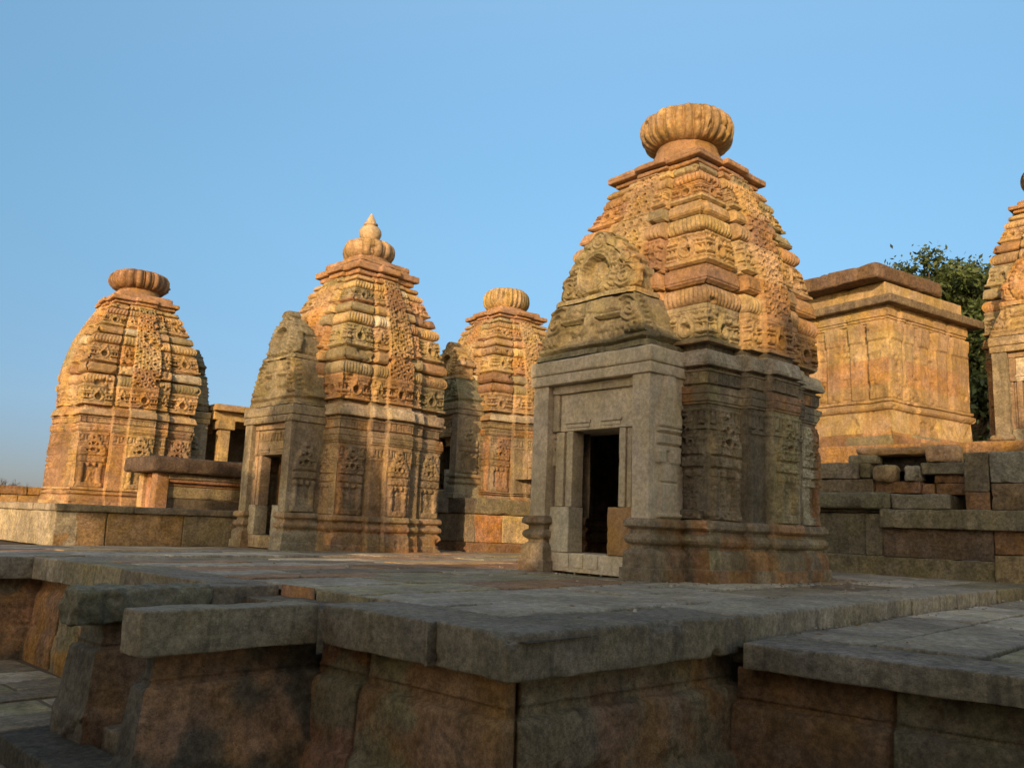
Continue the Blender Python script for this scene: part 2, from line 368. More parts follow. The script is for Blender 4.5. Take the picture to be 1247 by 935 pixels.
class Shrine:
    def __init__(s, seed, w=1.27, zc=(0, 5.53, 6.62), zl=(0, 5.53, 6.62), res=.013, fine=(0, 3), coarse=.04, tint=(1, 1, 1), dirt=0., bulge=.02):
        s.bulge = bulge
        s.seed = seed; s.kx = w/1.27; s.zc = np.array(zc); s.zl = np.array(zl); s.res = res; s.fine = fine; s.coarse = coarse
        s.tint = np.array(tint); s.dirt = dirt
    def z(s, c): return np.interp(c, s.zc, s.zl)
    def mprof(s, c):
        S = np.where(c < 2.78, 1.27, tower_curve(c)+s.bulge*np.sin(math.pi*np.clip((c-2.78)/2.63, 0, 1)))
        zi = np.clip(np.searchsorted(TZB, c+1e-6)-1, 0, len(TK)-1)
        b = (c-TZB[zi])/(TZB[zi+1]-TZB[zi])
        off = TOFFA[zi].copy()
        kinds = np.array(TK)[zi]
        bul = np.sqrt(np.maximum(0, 1-(2*b-1)**2))
        off = np.where(kinds == 'rib', -.045+.095*bul, off)
        off = np.where(kinds == 'slab', off-.012*(b > .82), off)
        off = np.where((kinds == 'carv') & (b > .9), off-.012, off)
        m = np.where(c < 2.78, np.interp(c, CB, CM), S+off*S/1.1)
        return S, m, zi, b, kinds
    def surface(s, face, tau, c, door=False):
        T, Cc = np.meshgrid(tau, c, indexing='ij')
        aT = np.abs(T)
        S, m, zi, b, kinds = s.mprof(Cc)
        tower = Cc >= 2.78
        k = np.where(aT < .238, 2, np.where(aT < .492, 1, 0))
        sc = S/1.27
        step = np.where(k == 2, np.where(tower, .19*sc, .25), np.where(k == 1, np.where(tower, .10*sc, .13), 0.))
        # the spine leans in a little more slowly than the corners
        lata = (k == 2) & (Cc > 3.25) & (Cc < 5.30)
        dm = m-S
        dm = np.where(lata, .35*dm*0+.0, dm)
        ck = np.where(k == 0, .745, np.where(k == 1, .365, 0.)); hk = np.where(k == 0, .25, np.where(k == 1, .125, .238))
        a = np.where(k == 2, T*S, (aT-ck)*S); hw = hk*S
        zm = s.z(Cc)
        carve = np.zeros_like(T)
        H = TZB[zi+1]-TZB[zi]
        # courses of the tower
        cv = tower & (kinds == 'carv') & ~lata
        carve = np.where(cv, gav(a, b*H, hw, H), carve)
        rb = tower & (kinds == 'rib') & ~lata
        tt = np.where(k == 0, (1-aT)*S, a)
        n = np.cos(math.pi*tt/(.062*s.kx+.0))
        bul = np.sqrt(np.maximum(0, 1-(2*b-1)**2))
        carve = np.where(rb, -(.024*bul+.006)*(1-np.abs(n)**.6), carve)
        sl = tower & (kinds == 'slab') & ~lata
        carve = np.where(sl & (b < .14), -.02, carve)
        carve = np.where(lata, mesh_lata(T*1.27*(.45+.55*sc), zm), carve)
        # slot between corner and middle offset
        slot = tower & (aT > .452) & (aT < .494)
        carve = np.where(slot, -.22*sc, carve)
        # wall
        wl = (Cc > .69) & (Cc < 2.05)
        ca = capitals(a, Cc, np.maximum(hw, .05))
        carve = np.where(wl, ca, carve)
        ae = aedicule(a, Cc, .255)
        ae2 = aedicule(a*1.12, Cc, .245)
        carve = np.where(wl & (k == 0) & (np.abs(a) < .275), np.where(ae != 0, ae, ca), carve)
        carve = np.where(wl & (k == 2) & (np.abs(a) < .27), np.where(ae2 != 0, ae2, ca), carve)
        carve = np.where(wl & (aT > .468) & (aT < .50), -.03, carve)
        # frieze panels
        fr = (Cc > 2.30) & (Cc < 2.42)
        fx = np.mod(T*S/.125, 1.)
        carve = np.where(fr & (fx < .13), -.02, carve)
        carve = np.where(fr & (fx > .3) & (fx < .85) & (Cc > 2.325) & (Cc < 2.40), -.006, carve)
        edge = np.clip((1-aT)/.02, 0, 1)
        P0 = np.stack([T*S*s.kx, np.full_like(T, face*3.7+s.seed), zm], -1)
        gr = fbm(P0, 26., 3, s.seed)-.5
        cn = sstep(.55, .62, fbm(P0, 34., 2, s.seed+5))
        fine = np.where(cv | lata | (wl & (ae != 0) & (k != 1)), np.where(cv, -.006, -.012)*cn, -.002*cn)
        carve = carve+fine+.010*gr*np.where(tower, 1., .7)
        # lost fragments
        los = sstep(.64, .74, fbm(P0, 3.6, 3, s.seed+11))
        carve = carve-np.where(tower, .05, .012)*los*np.clip(m-S+.05, 0, .09)/.06
        D = S+step+dm+carve*edge
        half = .5*S
        t = np.sign(T)*np.where(aT <= .5, aT*S, half+(aT-.5)/.5*(m-half))
        x = t*s.kx; y = D*s.kx
        if face == 0: u, v = x, -y
        elif face == 1: u, v = y, x
        elif face == 2: u, v = -x, y
        else: u, v = -y, -x
        P = np.stack([u, v, zm], -1)
        # worn corners: pull chipped places towards the core; small wobble everywhere
        nq = P+s.seed*9.1
        ch = sstep(.58, .80, fbm(nq, 4.2, 3, s.seed+3))*sstep(.86, 1., aT)
        P[..., :2] *= (1-.045*ch-.012*sstep(.93, 1., aT)*fbm(nq, 9., 2, 4))[..., None]
        wob = np.stack([fbm(nq, 1.7, 2, 51), fbm(nq, 1.7, 2, 52), fbm(nq, 1.7, 2, 53)], -1)-.5
        P += wob*np.array([.03, .03, .02])
        # colour: one stone per block
        corner = np.where(k == 0, np.where(T > 0, (face+1) % 4, face), face+10+4*k+np.where((k == 1) & (T > 0), 20, 0))
        zone = np.where(tower, 20+zi, np.searchsorted(np.array([.14, .357, .53, .69, 1.28, 2.05, 2.27, 2.43, 2.49, 2.70, 2.78]), Cc))
        grp = np.array([0, 0, 0, 1, 2, 3, 3, 4, 4, 4, 5, 6, 6, 7, 8, 8, 8, 9, 9, 10, 10, 11, 11])[zi]
        zone = np.where(tower, 20+np.where(lata, np.floor((Cc-3.25)/.48), grp), zone)
        zone = np.where((zone == 4) | (zone == 5), 4, zone)
        spl = np.where((k == 0) & (Cc < 2.8), np.floor(T*2.4), 0)
        idh = hash3(corner.astype(int), zone.astype(int), (spl+5).astype(int), s.seed)
        ct = palcol(idh, ['tan', 'orange', 'gold', 'moss', 'brown', 'pale'], [46, 18, 15, 12, 7, 2], .15)
        cw = palcol(idh, ['wall', 'brown', 'dark', 'olive'], [56, 16, 14, 14], .12)
        cb = palcol(idh, ['brown', 'red', 'wall', 'olive'], [30, 8, 48, 14], .12)
        cc = palcol(idh, ['pale', 'ashen', 'tan'], [40, 50, 10], .08)
        C3 = np.where(tower[..., None], ct, np.where((Cc > .69)[..., None], cw, cb))
        C3 = np.where(((Cc > 2.498) & (Cc < 2.72))[..., None], cc, C3)
        if s.dirt != 0:   # whole shrine of warmer stone below too
            warm = palcol(idh, ['tan', 'orange', 'gold', 'brown'], [40, 26, 14, 20])
            C3 = np.where(((Cc <= 2.78))[..., None], C3*(1-s.dirt)+warm*s.dirt, C3)
        if s.seed == 11 and face == 0:
            rp = (T > .55) & (T < .80) & (Cc > .70) & (Cc < 2.0)
            C3 = np.where(rp[..., None], np.array((.40, .34, .235)), C3)
        C3 = C3*s.tint
        mask = None
        if door:
            q = (np.abs(T[:-1, :-1]*S[:-1, :-1]) < .46) & (Cc[:-1, :-1] > .2) & (Cc[:-1, :-1] < 1.80)
            mask = ~q
        return P, C3, mask
    def part(s, c0, c1, door_face=3, extra=()):
        mb = MB()
        bp = [c0, c1]+[x for x in np.concatenate([CB, TZB, np.array(extra)]) if c0 < x < c1]
        bp = np.unique(np.round(bp, 4))
        for face in range(4):
            res = s.res if face in s.fine else s.coarse
            cl = [bp[0]]
            for i in range(len(bp)-1):
                seg = lin(bp[i], bp[i+1], res*.85)
                if len(seg) > 2 or True:
                    e = min(.0015, (bp[i+1]-bp[i])*.25)
                    cl += [bp[i]+e]+list(seg[1:-1])+[bp[i+1]-e]
            cl = np.array(cl+[bp[-1]])
            rt = res/1.27
            pos = np.concatenate([lin(0, .2365, rt), lin(.2395, .4515, rt), [.4525], lin(.468, .4905, rt), lin(.4935, .98, rt), [.9855, .99, .995, 1.]])
            tau = np.unique(np.round(np.concatenate([-pos, pos]), 5))
            P, C3, mask = s.surface(face, tau, cl, door=(face == door_face and c0 < 2.0))
            mb.grid(P, C3, mask)
        return mb
    def slab(s):
        mb = MB(); z0, z1 = float(s.z(5.405)), float(s.z(5.53)); h = z1-z0
        k = s.kx
        c = np.array(PAL['brown'])*1.25*s.tint
        for i, (w, za, zb, r) in enumerate(((.72, z0-.01, z0+h*.42, .02), (.80, z0+h*.44, z1+.02, .025), (.66, z1+.003, z1+h*1.1, .06))):
            block(mb, (-w*k, -w*k, za), (w*k, w*k, zb), c, r, .04, .014, s.seed+i, 4.)
            if i < 2:
                block(mb, (-w*k-.07, -.26*k, za+.004), (w*k+.07, .26*k, zb-.004), c*1.05, r, .04, .014, s.seed+i+4, 4.)
                block(mb, (-.26*k, -w*k-.07, za+.006), (.26*k, w*k+.07, zb-.006), c*1.05, r, .04, .014, s.seed+i+8, 4.)
        return mb
    def neck(s):
        mb = MB(); k = s.kx; z1 = float(s.z(5.53)); z2 = float(s.z(6.0))
        h = z2-z1
        lathe(mb, [(.60*k, z1+.05), (.58*k, z1+.36*h), (.50*k, z1+.40*h), (.48*k, z1+.66*h), (.46*k, z1+.70*h), (.40*k, z2+.25*h)], 64, np.array(PAL['orange'])*.8*s.tint)
        return mb

def amalaka(R, zc, Hh, n, cname='orange', deep=.10, fillet=True, seed=1, flat=.6, tint=1.0):
    mb = MB(); per = 16
    th = np.linspace(0, 2*math.pi, n*per, endpoint=False); ph = np.linspace(-math.pi/2, math.pi/2, 40)
    T, Pp = np.meshgrid(th, ph, indexing='ij')
    r0 = .50*R
    cp = np.cos(Pp).clip(0); sp = np.sin(Pp)
    r = r0+(R-r0)*cp**flat
    z = zc+Hh*np.sign(sp)*np.abs(sp)**.9
    lob = np.abs(np.cos(n*T/2))**.55
    fade = cp**.35
    lobe_id = np.floor(T*n/(2*math.pi)+.5).astype(int) % n
    jl = hash3(lobe_id, np.zeros(T.shape, int), np.zeros(T.shape, int), seed+40)
    k = 1-deep*(1-lob)*fade-(.05*(jl > .72)+.02*jl)*lob*fade
    if fillet: k = k+deep*.8*fade*(np.abs(np.cos(n*T/2)) < .13)
    x, y = r*k*np.cos(T), r*k*np.sin(T)
    P = np.stack([x, y, z], -1)
    P += (np.stack([fbm(P+seed, 3, 3, 1), fbm(P+seed, 3, 3, 2), fbm(P+seed, 3, 3, 3)], -1)-.5)*.04*R
    P[..., :2] *= (1-.07*sstep(.68, .72, fbm(P+seed*3.3, 4.5, 3, 8)))[..., None]
    idh = hash3(np.floor(T*n/(2*math.pi)+.5).astype(int) % n, np.zeros_like(T).astype(int), np.zeros_like(T).astype(int), seed)
    C3 = np.array(PAL[cname])*tint*(.9+.2*idh)[..., None]
    mb.grid(P, C3, closed=True)
    for e, zz, f in ((-1, 0, 0), (1, -1, 1)):
        ring = P[:, zz, :]; ctr = ring.mean(0)
        Q = np.stack([ring, np.broadcast_to(ctr, ring.shape)], 1)
        if f == 0: Q = Q[:, ::-1]
        mb.grid(Q, np.array(PAL[cname]), closed=True)
    return mb

def rect_stack(mb, zs, uf, ub, vl, vr, colf, carve_front=None, carve_side=None, res=.014, seed=0, cap=True, faces='fslr', worn=.012):
    """a solid whose plan is a rectangle that changes with height; front looks to -u"""
    zs = np.asarray(zs, float)
    z = np.unique(np.concatenate([zs]+[lin(zs[i], zs[i+1], res) for i in range(len(zs)-1)]))
    UF, UB, VL, VR = [np.interp(z, zs, np.broadcast_to(q, zs.shape)) for q in (uf, ub, vl, vr)]
    def edge_lines(n):
        e = np.array([0, .006, .012, .02]); return np.unique(np.concatenate([e, np.linspace(.02, .98, n), 1-e]))
    def fin(P):
        nq = P+seed*3.3
        wob = np.stack([fbm(nq, 2.5, 3, 61), fbm(nq, 2.5, 3, 62), fbm(nq, 2.5, 3, 63)], -1)-.5
        return P+wob*worn*3
    W = float((VR-VL).max()); Dp = float((UB-UF).max())
    for f in faces:
        s = edge_lines(max(4, int((W if f in 'fb' else Dp)/res)))
        Sg, Z = np.meshgrid(s, z, indexing='ij')
        uf_, ub_, vl_, vr_ = [np.broadcast_to(q, Sg.shape) for q in (UF, UB, VL, VR)]
        ed = np.clip(np.minimum(Sg, 1-Sg)/.02, 0, 1)
        if f == 'f':       # -u face, from +v to -v
            v = vr_+(vl_-vr_)*Sg; a = (v-(vl_+vr_)/2)
            o = carve_front(a, Z, (vr_-vl_)/2) if carve_front else 0*a
            P = np.stack([uf_-o*ed, v, Z], -1)
        elif f == 's' or f == 'r':     # -v face (r) or +v face (s)
            u = uf_+(ub_-uf_)*Sg
            o = carve_side(u-uf_, Z, ub_-uf_) if carve_side else 0*u
            if f == 'r': P = np.stack([u, vl_-o*ed, Z], -1)
            else: P = np.stack([u, vr_+o*ed, Z], -1)[::-1]
        else: continue
        c = colf(P) if callable(colf) else colf
        mb.grid(fin(P), c)
    if cap:
        P = np.array([[[UF[-1], VR[-1], z[-1]], [UB[-1], VR[-1], z[-1]]], [[UF[-1], VL[-1], z[-1]], [UB[-1], VL[-1], z[-1]]]])
        n = 14; a = np.linspace(0, 1, n)[:, None, None]; b = np.linspace(0, 1, n)[None, :, None]
        G = (P[0, 0]*(1-a)+P[1, 0]*a)*(1-b)+(P[0, 1]*(1-a)+P[1, 1]*a)*b
        mb.grid(fin(G), colf(G) if callable(colf) else colf)
    return mb

def stone_noise_col(c1, c2, f=1.3, seed=0):
    c1, c2 = np.array(c1), np.array(c2)
    def fn(P):
        n = sstep(.42, .58, fbm(P+seed*5.1, f, 3, seed))[..., None]; return c1*(1-n)+c2*n
    return fn

def build_porch(root, plan, pal, carved, seed, hw=.99, vc=.05, uf=-1.92, ub=-1.20, zk=1., res=.05, z0=0., rz=.014, mat=None, reveal=.22):
    mat = mat or M_STONE
    """door porch of a shrine: plinth, two jamb walls, framed doorway, lintel and cornice.  pal: dict of colours"""
    Z = lambda z: z0+z*zk
    vl, vr = vc-hw, vc+hw
    iv0, iv1 = vl+.27, vr-.29           # inner faces of the jamb walls
    # jamb walls
    def side(x, z, d):
        zz = (z-z0)/zk
        c = x/np.maximum(d, .01)
        if carved == 2:
            return aedicule(x-.36, zz, .24)*1.0
        o = 0*x
        pan = (x > .13) & (x < .56)
        o = np.where(pan & (zz > .71) & (zz < .755), .05, o)
        o = np.where(pan & (zz > .755) & (zz < .80) & (x > .15) & (x < .54), .025, o)
        o = np.where((x > .19) & (x < .50) & (zz > .80) & (zz < 1.33), .03, o)
        o = np.where((x > .19) & (x < .50) & (zz > 1.1) & (zz < 1.12), .0, o)
        o = np.where((zz > 1.33) & (zz < 1.47) & (((x > .12) & (x < .27)) | ((x > .33) & (x < .54))), .045, o)
        o = np.where((zz > 1.47) & (zz < 1.66) & pan, .04, o)
        o = np.where((zz > 1.52) & (zz < 1.545) & pan, .0, o)
        o = np.where((zz > 1.69) & (zz < 1.80) & (x > .13) & (x < .56), .045, o)
        o = np.where((zz > 1.735) & (zz < 1.75) & (x > .12) & (x < .56), .01, o)
        # plain tapering pediment left uncarved
        w = .21*np.clip((2.36-zz)/.56, 0, 1)
        tri = (zz >= 1.80) & (np.abs(x-.36) < .06+w*.75)
        o = np.where(tri, .04, o)
        return o+.004*(fbm(np.stack([x, z, 0*x], -1), 12, 3, seed)-.5)
    mb = MB()
    zz = [Z(.69), Z(2.35)]
    rect_stack(mb, zz, uf, ub, vl+.02, iv0, stone_noise_col(pal['jamb'], pal['jamb2'], 1.1, seed+2), carve_side=side, res=rz, seed=seed+2, worn=.005)
    porch = mk('porch', mb, mat, root)
    mb = MB()
    rect_stack(mb, zz, uf, ub, iv1, vr-.02, stone_noise_col(pal['jamb'], pal['jamb2'], 1.1, seed+3), carve_side=side, res=rz, seed=seed+3, worn=.005)
    mk('jamb_wall', mb, mat, porch)
    # moulded plinths
    prof = [(0, .09), (.14, .09), (.145, .065), (.30, .065), (.345, .03), (.36, .0), (.392, .0), (.42, .045), (.457, .06), (.50, .045), (.525, .0), (.565, .0), (.60, .065), (.655, .06), (.69, .035)]
    zs = np.array([Z(p[0]) for p in prof]); o = np.array([p[1] for p in prof])
    for (a, b) in ((vl, iv0), (iv1, vr)):
        mb = MB()
        rect_stack(mb, zs, uf-o, np.full(len(o), ub), a-o, b+o, stone_noise_col(pal['plinth'], pal['plinth2'], 1.6, seed), res=rz, seed=seed, worn=.006)
        mk('plinth', mb, M_STONE, porch)
    # doorway
    u1 = uf+.10
    ow = .385; oc = vc-.03
    door = porch
    mb = MB()
    block(mb, (u1-.02, iv0+.004, Z(0.02)), (ub, iv1-.004, Z(.25)), pal['thr'], .012, res, .006, seed+4)
    for k in range(3):
        a = iv0+(iv1-iv0)*(.40+.17*k); block(mb, (u1-.035, a, Z(.075)), (u1+.1, a+(iv1-iv0)*.12, Z(.235)), pal['thr']*np.array([1.03, 1.03, 1.0]), .01, res, .004, seed+k)
    mk('threshold', mb, mat, door)
    mb = MB()
    for (j0, j1, du, t) in ((oc+ow, oc+ow+.10, .0, 1.0), (oc+ow+.10, oc+ow+.155, .035, .97), (oc+ow+.155, oc+ow+.30, .0, 1.03), (oc+ow+.30, iv1-.004, .05, .92)):
        if j1 > j0+.01: block(mb, (u1+.02+du, j0+.001, Z(.815)), (u1+reveal+.02, j1-.001, Z(1.755)), pal['frame']*t, .008, res, .004, seed+6, 1.)
    mk('door_jamb', mb, mat, door)
    mb = MB()
    for (j0, j1, du, t) in ((oc-ow-.10, oc-ow, .0, 1.0), (oc-ow-.17, oc-ow-.10, .03, 1.02), (iv0+.004, oc-ow-.17, .05, .94)):
        if j1 > j0+.01: block(mb, (u1+.02+du, j0+.001, Z(.815)), (u1+reveal+.02, j1-.001, Z(1.755)), pal['frame']*t, .008, res, .004, seed+7, 1.)
    mk('door_jamb', mb, mat, door)
    mb = MB(); block(mb, (u1-.03, oc+ow-.005, Z(.255)), (u1+reveal+.03, min(iv1-.006, oc+ow+.36), Z(.81)), pal['foot_l'], .01, res, .005, seed+8)
    mk('jamb_foot', mb, mat, door)
    mb = MB(); block(mb, (u1-.05, iv0+.006, Z(.255)), (u1+reveal+.03, oc-ow+.10, Z(.81)), pal['foot_r'], .012, res, .008, seed+9, rough=.012)
    mk('jamb_foot', mb, mat, door)
    # lintel with two small drop blocks and a frame strip
    mb = MB()
    block(mb, (u1+.02, iv0+.004, Z(1.76)), (ub, iv1-.12, Z(2.235)), pal['lintel'], .008, res, .005, seed+10, 1.)
    for (a, b) in ((oc+.10, oc+ow+.12), (oc-ow-.03, oc-.12)):
        block(mb, (u1+.006, a, Z(1.80)), (u1+.1, b, Z(1.845)), pal['lintel']*1.05, .006, res, .003, seed+11, 1.)
        block(mb, (u1-.006, a-.02, Z(1.85)), (u1+.1, b+.02, Z(1.885)), pal['lintel']*1.0, .006, res, .003, seed+12, 1.)
    if carved:
        for k in range(9):
            a = iv0+.06+(iv1-iv0-.2)*k/9; block(mb, (u1-.01, a, Z(2.02)), (u1+.1, a+.07, Z(2.18)), pal['lintel']*.9, .02, .03, .01, seed+k)
    mk('lintel', mb, mat, door)
    mb = MB(); block(mb, (u1-.025, iv0+.004, Z(2.24)), (ub, iv1-.004, Z(2.345)), pal['frame'], .008, res, .005, seed+13)
    block(mb, (u1-.012, iv1-.115, Z(1.76)), (ub, iv1-.006, Z(2.236)), pal['frame']*.9, .008, res, .005, seed+14)
    mk('frame_strip', mb, mat, door)
    # dark passage walls behind the frame
    # cornice beams
    mb = MB()
    block(mb, (uf-.035, vl-.02, Z(2.352)), (ub, vr+.01, Z(2.478)), pal['corn'], .014, res, .008, seed+15)
    block(mb, (uf-.05, vl-.035, Z(2.482)), (ub, vr+.025, Z(2.668)), pal['corn']*1.0, .03, res, .010, seed+16, 1.5)
    if carved:
        for k in range(14):
            a = vl+.02+(vr-vl-.04)*k/14; block(mb, (uf-.052, a, Z(2.372)), (uf+.05, a+.075, Z(2.455)), pal['corn']*.9, .012, .03, .01, seed+k)
    mk('cornice', mb, mat, porch)
    return porch

def fronton_front(kind, zc, seed):
    def lower(a, z, hw):
        h = kind['z1']-kind['z0']; x = np.abs(a)/hw; y = (z-kind['z0'])/h
        P = np.stack([a, z, 0*a], -1)
        o = np.where((y < .10), .035, 0.); o = np.where((y > .10) & (y < .15), -.045, o); o = np.where((y > .15) & (y < .22), .03, o)
        o = np.where((y > .22) & (y < .265), -.04, o)
        # row of small animals and attendants in a sunk panel
        pan = (x < .64) & (y > .265) & (y < .64)
        n = 7; w = 1.28*hw/n; fi = np.floor((a+.64*hw)/w); fx = (a+.64*hw)-(fi+.5)*w; fz = z-kind['z0']-.27*h
        k = hash3(fi.astype(int), np.zeros(a.shape, int), np.zeros(a.shape, int), seed)
        q = h*.36
        an = np.maximum(capsule(fx, fz, -.25*w, .55*q, .2*w, .55*q, .24*q), np.maximum(capsule(fx, fz, .3*w, .72*q, .33*w, .7*q, .16*q), np.maximum(capsule(fx, fz, -.28*w, .45*q, -.3*w, .05*q, .08*q), capsule(fx, fz, .18*w, .45*q, .2*w, .05*q, .08*q))))
        at_ = np.maximum(capsule(fx, fz, 0, .82*q, 0, .84*q, .13*q), np.maximum(capsule(fx, fz, 0, .62*q, .02*w, .4*q, .15*q), np.maximum(capsule(fx, fz, -.06*w, .4*q, -.1*w, .04*q, .09*q), capsule(fx, fz, .1*w, .4*q, .1*w, .04*q, .09*q))))
        o = np.where(pan, -.065+.85*np.where(k > .45, an, at_), o)
        # projecting central pilaster, shelf, plain band above
        o = np.where((x < .11) & (y > .22) & (y < .70), .03, o)
        o = np.where((x > .13) & (x < .64) & (y > .64) & (y < .70), .045, o); o = np.where((x > .13) & (x < .64) & (y > .70) & (y < .74), -.03, o)
        o = np.where((x < .62) & (y > .76) & (y < .97), .012+.014*np.cos(x*14), o)
        # foliate scrolls at both ends
        cx, cy = .80, .70; q2 = np.sqrt(((x-cx)*hw)**2+((y-cy)*h)**2); an2 = np.arctan2((y-cy)*h, (x-cx)*hw)
        scr = (x > .66) & (x < .97) & (y > .27)
        o = np.where(scr, .02+.035*np.cos(q2*75-an2), o)
        o = np.where(scr & (y < .45), .03+.022*np.sign(np.sin((x*hw)*70))*np.cos(y*30), o)
        return o+.010*(fbm(P, 20, 3, seed+1)-.5)-.03*sstep(.63, .68, fbm(P, 5, 3, seed+2))
    def upper(a, z, hw):
        z0, z1 = kind['z1'], kind['z2']; H = z1-z0; y = (z-z0)/H
        mz = z0+.40*H; Rm = .30*H
        d = np.sqrt((a*1.02)**2+(z-mz)**2); x = np.abs(a)/hw
        P = np.stack([a, z, 0*a], -1); ang = np.arctan2(z-mz, a)
        # outer flame border, volutes, beaded ring, sunk roundel with a bust
        o = .012*np.cos(d*55)-.012*sstep(.55, .60, fbm(P, 17, 2, seed+4))
        o = np.where((d > 1.42*Rm) & (d < 1.75*Rm), .03+.03*np.cos(ang*15+d*20), o)
        o = np.where((d > 1.36*Rm) & (d < 1.43*Rm), -.025, o)
        o = np.where((d > 1.12*Rm) & (d < 1.36*Rm), .055+.022*np.cos(ang*30), o)
        o = np.where((d > .84*Rm) & (d < 1.12*Rm), .075, o); o = np.where((d > .96*Rm) & (d < 1.0*Rm), .05, o)
        o = np.where(d < .84*Rm, -.08, o)
        bust = np.maximum(capsule(a, z, 0, mz+.30*Rm, 0, mz+.34*Rm, .22*Rm), np.maximum(capsule(a, z, 0, mz-.1*Rm, 0, mz-.35*Rm, .32*Rm), capsule(a, z, -.3*Rm, mz-.5*Rm, .3*Rm, mz-.5*Rm, .2*Rm)))
        o = np.where(d < .80*Rm, o+1.0*bust, o)
        o = np.where((y < .07), .045, o); o = np.where((y > .07) & (y < .105), -.035, o)
        vol = (x > .62) & (d > 1.43*Rm) & (y > .1) & (y < .46)
        q2 = np.sqrt((np.abs(a)-.80*hw)**2+(z-z0-.27*H)**2)
        o = np.where(vol, .025+.03*np.cos(q2*95), o)
        q = np.sqrt(a**2+(z-(z0+.88*H))**2)
        o = np.where(q < .15*H, .055+.02*np.cos(q*115), o)
        return o-.03*sstep(.63, .68, fbm(P, 5, 3, seed+8))
    return lower, upper

def build_fronton(root, pal, seed, vc=.06, uf=-1.86, z0=2.69, z1=3.40, z2=4.34, hw0=.93, hw1=.62, res=.013, back=-1.1, slim=1., back2=-1.33):
    kind = dict(z0=z0, z1=z1, z2=z2)
    lo, up = fronton_front(kind, 0, seed)
    def side_lo(x, z, d):
        y = (z-z0)/(z1-z0)
        o = np.where(y < .10, .03, 0.); o = np.where((y > .1) & (y < .16), -.03, o); o = np.where((y > .18) & (y < .36) & (x > .25*d), .045, o)
        o = np.where((x > .06) & (x < .16) & (y > .3), .02*np.sin(y*60), o)
        return o+.02*(fbm(np.stack([x, z, 0*x], -1), 7, 3, seed+6)-.5)
    def side_up(x, z, d):
        y = (z-z1)/(z2-z1)
        o = np.where(y < .07, .04, 0.); o = np.where((y > .07) & (y < .11), -.02, o)
        o = np.where((x > .02) & (x < .15) & (y > .12) & (y < .42), .05, o); o = np.where((x > .05) & (x < .12) & (y > .17) & (y < .36), .08, o)
        o = np.where((x > .02) & (x < .17) & (y > .44) & (y < .56), .045, o)
        return o+.025*(fbm(np.stack([x, z, 0*x], -1), 7, 3, seed+7)-.5)
    mb = MB()
    h = z1-z0
    zs = [z0, z0+.25*h, z0+.26*h, z0+.6*h, z0+.9*h, z1]
    w = np.array([hw0, hw0-.01, hw0-.04, hw0-.13, hw0-.22, hw1+.04])
    rect_stack(mb, zs, np.array([uf, uf, uf+.01, uf+.02, uf+.04, uf+.05]), np.full(6, back), vc-w, vc+w, stone_noise_col(pal['low'], pal['low2'], 1.7, seed), lo, side_lo, res, seed)
    fr = mk('fronton', mb, M_STONE, root)
    mb = MB(); H = z2-z1
    yw = np.array([(.005, .02), (.09, .03), (.10, -.05), (.16, -.03), (.30, -.04), (.33, -.01), (.42, -.02), (.45, -.10), (.50, -.12), (.53, -.09), (.62, -.13), (.66, -.20), (.70, -.18), (.76, -.25), (.82, -.30), (.86, -.40), (.90, -.37), (.96, -.44), (1.0, -.54)])
    zs = z1+yw[:, 0]*H
    w = np.maximum((hw1+yw[:, 1])*np.where(yw[:, 0] > .3, slim, 1.), .06)
    ufs = uf+.05+.15*yw[:, 0]+.02*(yw[:, 0] > .095)
    ubs = back2-.40*np.clip((yw[:, 0]-.45)/.55, 0, 1)**1.3; ubs = np.maximum(ubs, uf+.42)
    ubs = np.maximum(ubs, ufs+.15)
    rect_stack(mb, zs, ufs, ubs, vc-w, vc+w, stone_noise_col(pal['up'], pal['up2'], 1.7, seed+1), up, side_up, res, seed+2)
    mk('medallion_block', mb, M_STONE, fr)
    return fr

def build_shrine(name, label, loc, phi, S, ama, porch=None, fronton=None, kal=None, top_mat=None, rail=True, door_face=3):
    root = thing(name, label, 'shrine', loc, phi)
    p = mk('plinth', S.part(0, .69, door_face), M_STONE, root)
    p = mk('wall', S.part(.69, 2.05, door_face), M_STONE, root)
    mk('cornice', S.part(2.05, 2.78, door_face), M_STONE, root)
    tw = mk('tower', S.part(2.78, 5.41, door_face), M_TOP, root)
    mk('top_slab', S.slab(), M_TOP, root)
    mk('neck', S.neck(), M_TOP, root)
    am = mk('ribbed_crown', amalaka(**ama), M_STONE, root, smooth=False)
    if kal:
        mb = MB(); lathe(mb, kal, 48, np.array(PAL['pale'])*np.array([1.0, .88, .75])); mk('finial_pot', mb, M_TOP, root, smooth=True)
    return root

